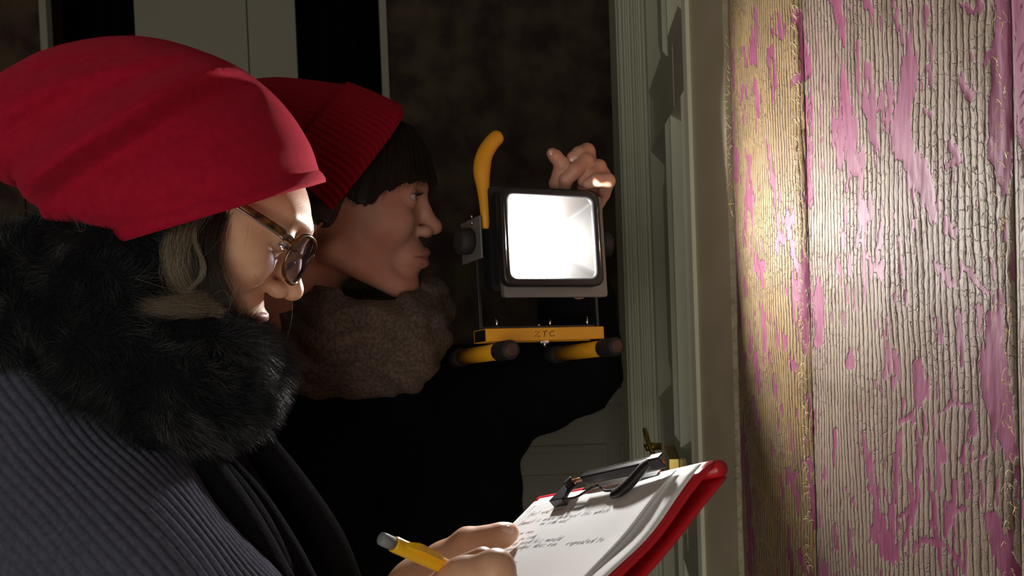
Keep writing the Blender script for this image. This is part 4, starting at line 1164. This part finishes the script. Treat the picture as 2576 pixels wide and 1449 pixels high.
hatb = mk('hat', W(v), f, M_knit, pB); tag(hatb, 'ribbed red knit hat with folded cuff')
v, f = loft(ribbed(crown, 40, .0018), False, True)
mk('hat_crown', W(v), f, M_knit, hatb)
tag(fuzz(hatb, 5000, .0012, .003, .00009, M_knit, 'knit_fuzz', kink=.7, seg=2), kind='stuff')

# scarf
def scarfB(P):
    d = chain(P, vchain([(700, 860, 1.12, .050), (790, 895, 1.06, .042), (910, 922, 1.045, .031), (1010, 905, 1.045, .034), (1058, 850, 1.08, .031), (1078, 780, 1.14, .028)]), .014)
    d2 = chain(P, vchain([(725, 810, 1.08, .036), (830, 850, 1.03, .028), (940, 862, 1.035, .024), (1020, 830, 1.05, .024), (1066, 770, 1.10, .022)]), .012)
    d3 = chain(P, vchain([(725, 765, 1.09, .030), (830, 792, 1.035, .024), (935, 808, 1.03, .019), (1040, 780, 1.07, .018), (1085, 735, 1.12, .018)]), .012)
    d4 = chain(P, vchain([(1078, 780, 1.14, .028), (1010, 770, 1.24, .045), (850, 780, 1.27, .05), (700, 850, 1.15, .050)]), .014)
    d = su(su(su(d, d2, .005), d3, .005), d4, .015)
    q = P[2] + .25 * P[0] + .012 * np.sin(P[0] * 55)
    return d + .0024 * np.sin(q * 210) + .0010 * np.sin(q * 520 + P[0] * 30)
v, f = nets(scarfB, (-.36, .94, -.22), (-.02, 1.36, .06), .0042)
sc_ = mk('scarf', W(v), f, M_scarf, pB); tag(sc_, 'thick brown grey wool scarf wound round the neck')
tag(fuzz(sc_, 9000, .002, .005, .00010, M_scarf, 'wool_fuzz', kink=.8, seg=2), kind='stuff')

# jumper
def jumperB(P):
    d = torsoB(P) - .018
    d = su(d, cap(P, vp(930, 990, 1.23), vp(960, 1250, 1.28), .09, .15), .02)
    d = su(d, cap(P, vp(730, 1130, 1.16), vp(1150, 1050, 1.34), .075, .080), .05)
    d = su(d, ell(P, vp(970, 1560, 1.28), (.185, .13, .30)), .06)
    d = su(d, cap(P, vp(1170, 1010, 1.31), vp(1446, 925, 1.255), .070, .052), .025)
    d = su(d, cap(P, vp(1452, 920, 1.255), vp(1452, 640, 1.165), .048, .030), .02)
    d = su(d, cap(P, vp(740, 1150, 1.16), vp(800, 1700, 1.05), .07, .06), .03)
    d = d + .004 * np.sin(P[0] * 60 + P[2] * 45) * np.sin(P[2] * 80)
    return d
v, f = nets(jumperB, (-.50, .90, -.80), (.26, 1.58, .02), .008)
jb = mk('jumper', W(v), f, M_black, pB); tag(jb, 'loose black wool jumper')
tag(fuzz(jb, 14000, .003, .009, .00018, M_black, 'wool_fuzz', kink=.7, seg=2), kind='stuff')

# ================================================================== CLIPBOARD, PAPER, PENCIL
TL, TR = vp(1345, 1265, .80), vp(1712, 1195, .62)
r_ = TR - TL; WID = np.linalg.norm(r_); r_ /= WID
_q = vp(1490, 1449, 1.0); e_ = (TR @ r_) / (_q @ r_); u_ = TR - _q * e_; u_ /= np.linalg.norm(u_)
n_ = np.cross(r_, u_); n_ = n_ if n_[2] > 0 else -n_
PM = np.stack([r_, u_, n_], axis=1)
def pg(p): return W(np.asarray(p, float) @ PM.T + TL)       # (along the top edge, up the page, off the page)
def pmk(name, vf, m, parent=None, smooth=False): return mk(name, pg(vf[0]), vf[1], m, parent, smooth)

clipb = empty('clipboard', tuple(pg([.11, -.15, -.006])), 'red plastic clipboard with black wire clip holding handwritten notes', 'clipboard')
def sheet(x0, x1, y0, y1, z, th, nx=26, ny=34, wob=lambda x, y: 0 * x):
    xs = np.linspace(x0, x1, nx); ys = np.linspace(y0, y1, ny)
    X, Y = np.meshgrid(xs, ys, indexing='ij'); Z = z + wob(X, Y)
    top = np.stack([X, Y, Z], -1).reshape(-1, 3); bot = top - (0, 0, th)
    i = np.arange(nx - 1)[:, None] * ny; j = np.arange(ny - 1)[None]
    q = np.stack([i + j, i + ny + j, i + ny + j + 1, i + j + 1], -1).reshape(-1, 4).tolist()
    n = nx * ny; f = q + [[a + n for a in k][::-1] for k in q]
    bd = [k * ny for k in range(nx)] + [(nx - 1) * ny + k for k in range(1, ny)] + [k * ny + ny - 1 for k in range(nx - 2, -1, -1)] + [k for k in range(ny - 2, 0, -1)]
    for a, b in zip(bd, bd[1:] + bd[:1]): f.append([a, a + n, b + n, b])
    return np.vstack([top, bot]), f
bend = lambda x, y: -.0035 * np.exp(-((y + .055) / .03)**2) * np.clip((x - .12) / .1, 0, 1) + .002 * np.clip((x - .12) / .1, 0, 1)
pmk('board', sheet(-.012, WID + .0265, -.315, .010, -.0022, .0022, wob=bend), M_red, clipb, True)
pmk('folded_cover', sheet(-.010, WID + .0270, -.318, .0085, -.0105, .0022, wob=lambda x, y: bend(x, y) * .4 - .0015 * np.clip((x - .1) / .1, 0, 1)), M_red, clipb, True)
pmk('spine', tube([(-.011, .009, -.0065), (WID + .0268, .0095, -.0065)], .0052, 12), M_red, clipb, True)
sh2 = mk('paper_sheet', *((lambda vf: (pg(vf[0]), vf[1]))(sheet(.004, WID + .0215, -.297, .004, .0002, .0002, wob=lambda x, y: bend(x, y) + .0004 + .0010 * np.sin(y * 30) * np.clip((x - .12) / .1, 0, 1)))), M_paper)
tag(sh2, 'blank white under sheet sticking out to the right on the red clipboard', 'paper', 'sheets on the clipboard')
curl = lambda x, y: .0010 + bend(x, y) * .8 + .0025 * np.clip((.03 - x) / .03, 0, 1)**2 * np.clip((-y) / .1, 0, 1) + .0006 * np.sin(x * 40 + y * 25) + .0012 * np.clip((x - WID + .02) / .02, 0, 1)
sh1 = mk('paper_sheet', *((lambda vf: (pg(vf[0]), vf[1]))(sheet(0, WID, -.297, 0.0, 0, .0002, 40, 50, wob=curl))), M_paper)
tag(sh1, 'top white sheet of pencilled notes under the clip on the clipboard', 'paper', 'sheets on the clipboard')

# single stroke handwriting
FONT = {
 'a': [[(.7,.9),(.3,1),(0,.5),(.2,0),(.6,.4),(.75,.95),(.7,.1),(.95,.1)]], 'b': [[(.1,2),(.05,0),(.1,.6),(.5,.9),(.7,.4),(.4,0),(.05,.1)]], 'c': [[(.7,.85),(.35,1),(0,.5),(.25,0),(.75,.15)]],
 'd': [[(.7,.9),(.3,1),(0,.5),(.2,0),(.65,.5),(.85,2),(.7,.1),(.95,.1)]], 'e': [[(.05,.45),(.6,.6),(.45,1),(.1,.8),(.05,.3),(.35,0),(.75,.2)]], 'f': [[(.7,1.9),(.4,2),(.2,0),(.1,-.6)],[(0,1),(.55,1.05)]],
 'g': [[(.7,.9),(.3,1),(0,.5),(.25,.05),(.7,.8),(.6,-.7),(.1,-.8)]], 'h': [[(.2,2),(.05,0),(.15,.6),(.5,.95),(.6,.1),(.8,.1)]], 'i': [[(.1,1),(.05,.1),(.25,.05)]], 'k': [[(.2,2),(.05,0)],[(.6,1),(.1,.5),(.65,0)]],
 'l': [[(.25,2),(.05,.1),(.3,.05)]], 'm': [[(0,.9),(.05,0),(.15,.8),(.4,.9),(.45,0),(.55,.8),(.85,.9),(.9,.1),(1.05,.1)]], 'n': [[(0,.9),(.05,0),(.2,.8),(.5,.9),(.55,.1),(.75,.1)]], 'o': [[(.35,1),(0,.6),(.15,.05),(.55,.2),(.6,.8),(.35,1)]],
 'p': [[(.1,1),(0,-.8),(.1,.6),(.5,1),(.6,.4),(.1,.1)]], 'r': [[(0,.9),(.05,0),(.15,.7),(.5,.95)]], 's': [[(.55,.9),(.2,1),(.1,.65),(.5,.35),(.35,0),(0,.1)]], 't': [[(.3,1.7),(.15,.1),(.4,.1)],[(0,1.05),(.55,1.1)]],
 'u': [[(0,1),(.05,.15),(.4,.1),(.6,1),(.6,.1),(.8,.1)]], 'v': [[(0,1),(.25,0),(.6,1)]], 'w': [[(0,1),(.15,0),(.4,.8),(.55,0),(.9,1)]], 'y': [[(0,1),(.25,.2),(.6,1),(.2,-.8)]],
 'E': [[(.8,1.8),(.1,1.7),(.05,.95),(.6,1),(.05,.95),(0,0),(.75,.1)]], 'D': [[(.15,1.8),(0,0),(.6,.3),(.75,1.3),(.1,1.8)]], '1': [[(.2,1.4),(.4,1.7),(.3,0)]], '-': [[(0,.5),(.6,.55)]], '&': [[(.8,.1),(.2,1.4),(.5,1.7),(.6,1.3),(.05,.5),(.3,0),(.8,.6)]],
}
def write(text, x, y, h, dr=0.0, wx=1.75):
    ps = []
    for ch in text:
        if ch == ' ': x += h * .9 * wx; continue
        for st in FONT.get(ch, FONT['o']):
            P = crom(np.array(st, float), 9)
            P = np.stack([x + (P[:, 0] * wx * .9 + .55 * P[:, 1]) * h * 1.0, y + P[:, 1] * h], 1) + RNG.normal(0, h * .03, (9, 2))
            ps.append(np.column_stack([P, curl(P[:, 0], P[:, 1]) + .00016]))
        x += h * wx * (1.1 if ch in 'mw' else .88 if ch not in 'il' else .5); y += dr
    return ps
hw = []
hw += write('East wall dado & angle of', .018, -.020, .0030, .00002)
hw += write('Damask is worn and not the whole', .016, -.030, .0028, .00004)
hw += write('on side not', .060, -.0345, .0026, .00004)
hw += write('hand on one', .015, -.043, .0027, .00004)
hw += write('1 x been on side', .010, -.050, .0027, .00006)
hw += write('is one side good less mould', .008, -.0555, .0028, .00006)
hw += write('one in round edges does run   repeated to', .006, -.061, .0028, .00007)
hw += write('dry   in one', .030, -.077, .0030, .00006)
hw += write('damask', .038, -.089, .0030, .00004)
hw += write('red     - one red but almost no', .036, -.0965, .0032, .00006)
hw += write('cream', .082, -.1035, .0030, .00004)
hw += write('this is a hole', .080, -.115, .0030, .00004)
hw += write('1', .0095, -.0115, .0026)
cth = np.linspace(0, 6.4, 9)
hw.append(np.column_stack([.0112 + .0048 * np.cos(cth) + .002 * np.sin(cth), -.0092 + .0045 * np.sin(cth), np.full(9, .0012)]))
v, q = strands(np.array([pg(p) for p in hw]), np.full(len(hw), .000095), taper=False)
mk('handwriting', v, q, M_ink, sh1)

# clip
cl = pmk('clip_bar', merge([box((.138, .002, .0098), (.046, .0012, .0030), .0005), box((.138, .0042, .0125), (.046, .0026, .0008), .0003)]), M_steel, clipb)
nv_ = []
for k in range(36): nv_.append(box((.0945 + .00245 * k, .0068, .0127), (.0007, .0009, .0009), .0003, seg=1))
pmk('knurled_edge', merge(nv_), M_chrome, cl)
pmk('clip_base', box((.132, .0035, .0022), (.050, .0030, .0006), .0003), M_chrome, cl)
pmk('clip_jaw', merge([box((.066, -.005, .0070), (.0100, .0085, .0011), .0005), box((.0570, -.005, .0046), (.0011, .0085, .0034), .0005), box((.066, -.0130, .0046), (.0100, .0011, .0034), .0005), box((.0720, .0010, .0100), (.0020, .0036, .0036), .0006)]), M_blackpl, cl)
jw = tube([(.148, -.014, .0040), (.158, -.0125, .0050), (.168, -.007, .0075), (.178, .001, .0110), (.186, .005, .0125)], [.0046, .0058, .0056, .0052, .0040], 14, res=30, flat=((0, 0, 1), .6))
pmk('clip_jaw', jw, M_blackpl, cl, True)
wr = [(.070, -.0125, .0062), (.086, -.0120, .0055), (.096, -.0110, .0056), (.106, -.0050, .0060), (.116, -.0035, .0060), (.124, -.0070, .0060), (.136, -.0115, .0058), (.152, -.0125, .0056)]
pmk('clip_wire', tube(wr, .0009, 10, res=60), M_steel, cl, True)
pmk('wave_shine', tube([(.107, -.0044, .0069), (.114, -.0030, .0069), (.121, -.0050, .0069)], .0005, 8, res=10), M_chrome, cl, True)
pmk('hinge_pin', tube([(.074, .003, .0105), (.090, .0028, .0105)], .0015, 10), M_copper, cl, True)
pmk('hinge_pin', tube([(.186, .003, .0105), (.197, .0028, .0105)], .0019, 10), M_copper, cl, True)
pmk('clip_end', merge([box((.1915, .001, .0108), (.0065, .0010, .0040), .0005), box((.1915, .0036, .0146), (.0065, .0026, .0007), .0003)]), M_steel, cl)

# pencil
p0, p1 = vp(957, 1354, .530), vp(1330, 1518, .605)
ad = (p1 - p0) / np.linalg.norm(p1 - p0)
pen = empty('mechanical_pencil', tuple(W(p1)), 'yellow mechanical pencil with grey eraser held in the nearest hand', 'pencil')
def pax(ts, rs, n=24): return tube([W(p0 + ad * t) for t in ts], rs, n)
mk('barrel', *pax([.0095, .0100, .0110, .09, .105], [.0040, .0043, .0044, .0044, .0042]), M_pencil, pen)
mk('grip_tip', *pax([.105, .115, .120, .128], [.0040, .0026, .0013, .0006]), M_eraser, pen)
mk('eraser', *pax([0, .0006, .0030, .0095], [.0026, .0034, .0037, .0036]), M_eraser, pen)
sd = np.cross(ad, [0, 1, 0]); sd = sd if sd[2] > 0 else -sd; sd /= np.linalg.norm(sd)
sd2 = sd * .75 + np.array([0, -.66, 0]); sd2 -= ad * (sd2 @ ad); sd2 /= np.linalg.norm(sd2); bn = np.cross(ad, sd2)
cp = []
def clipring(t, h0, h1, w): return [p0 + ad * t + sd2 * h + bn * w_ for h, w_ in ((h0, -w), (h0, w), (h1, w), (h1, -w))]
R4 = [clipring(.0155, .0038, .0046, .0012), clipring(.0185, .0040, .0060, .0018), clipring(.0225, .0050, .0074, .0021), clipring(.0245, .0056, .0078, .0021), clipring(.040, .0052, .0070, .0019), clipring(.0425, .0046, .0066, .0017)]
v, f = loft([np.array(r) for r in R4])
mk('pocket_clip', W(v), f, M_pencil, pen, False)

# orange cloth bag hanging on the far screen
oc = at(138, 545, 2.9)
v, f = sphere((0, 0, 0), 1.0, 16)
v = np.sign(v) * np.abs(v)**.8 * np.array([.035, .022, .05])
oc_o = mk('cloth_bag', v + np.array([oc[0], c0[1] - .020, oc[2]]), f, M_orange)
tag(oc_o, 'small orange cloth bag hanging on the dark screen behind the red hat', 'bag')
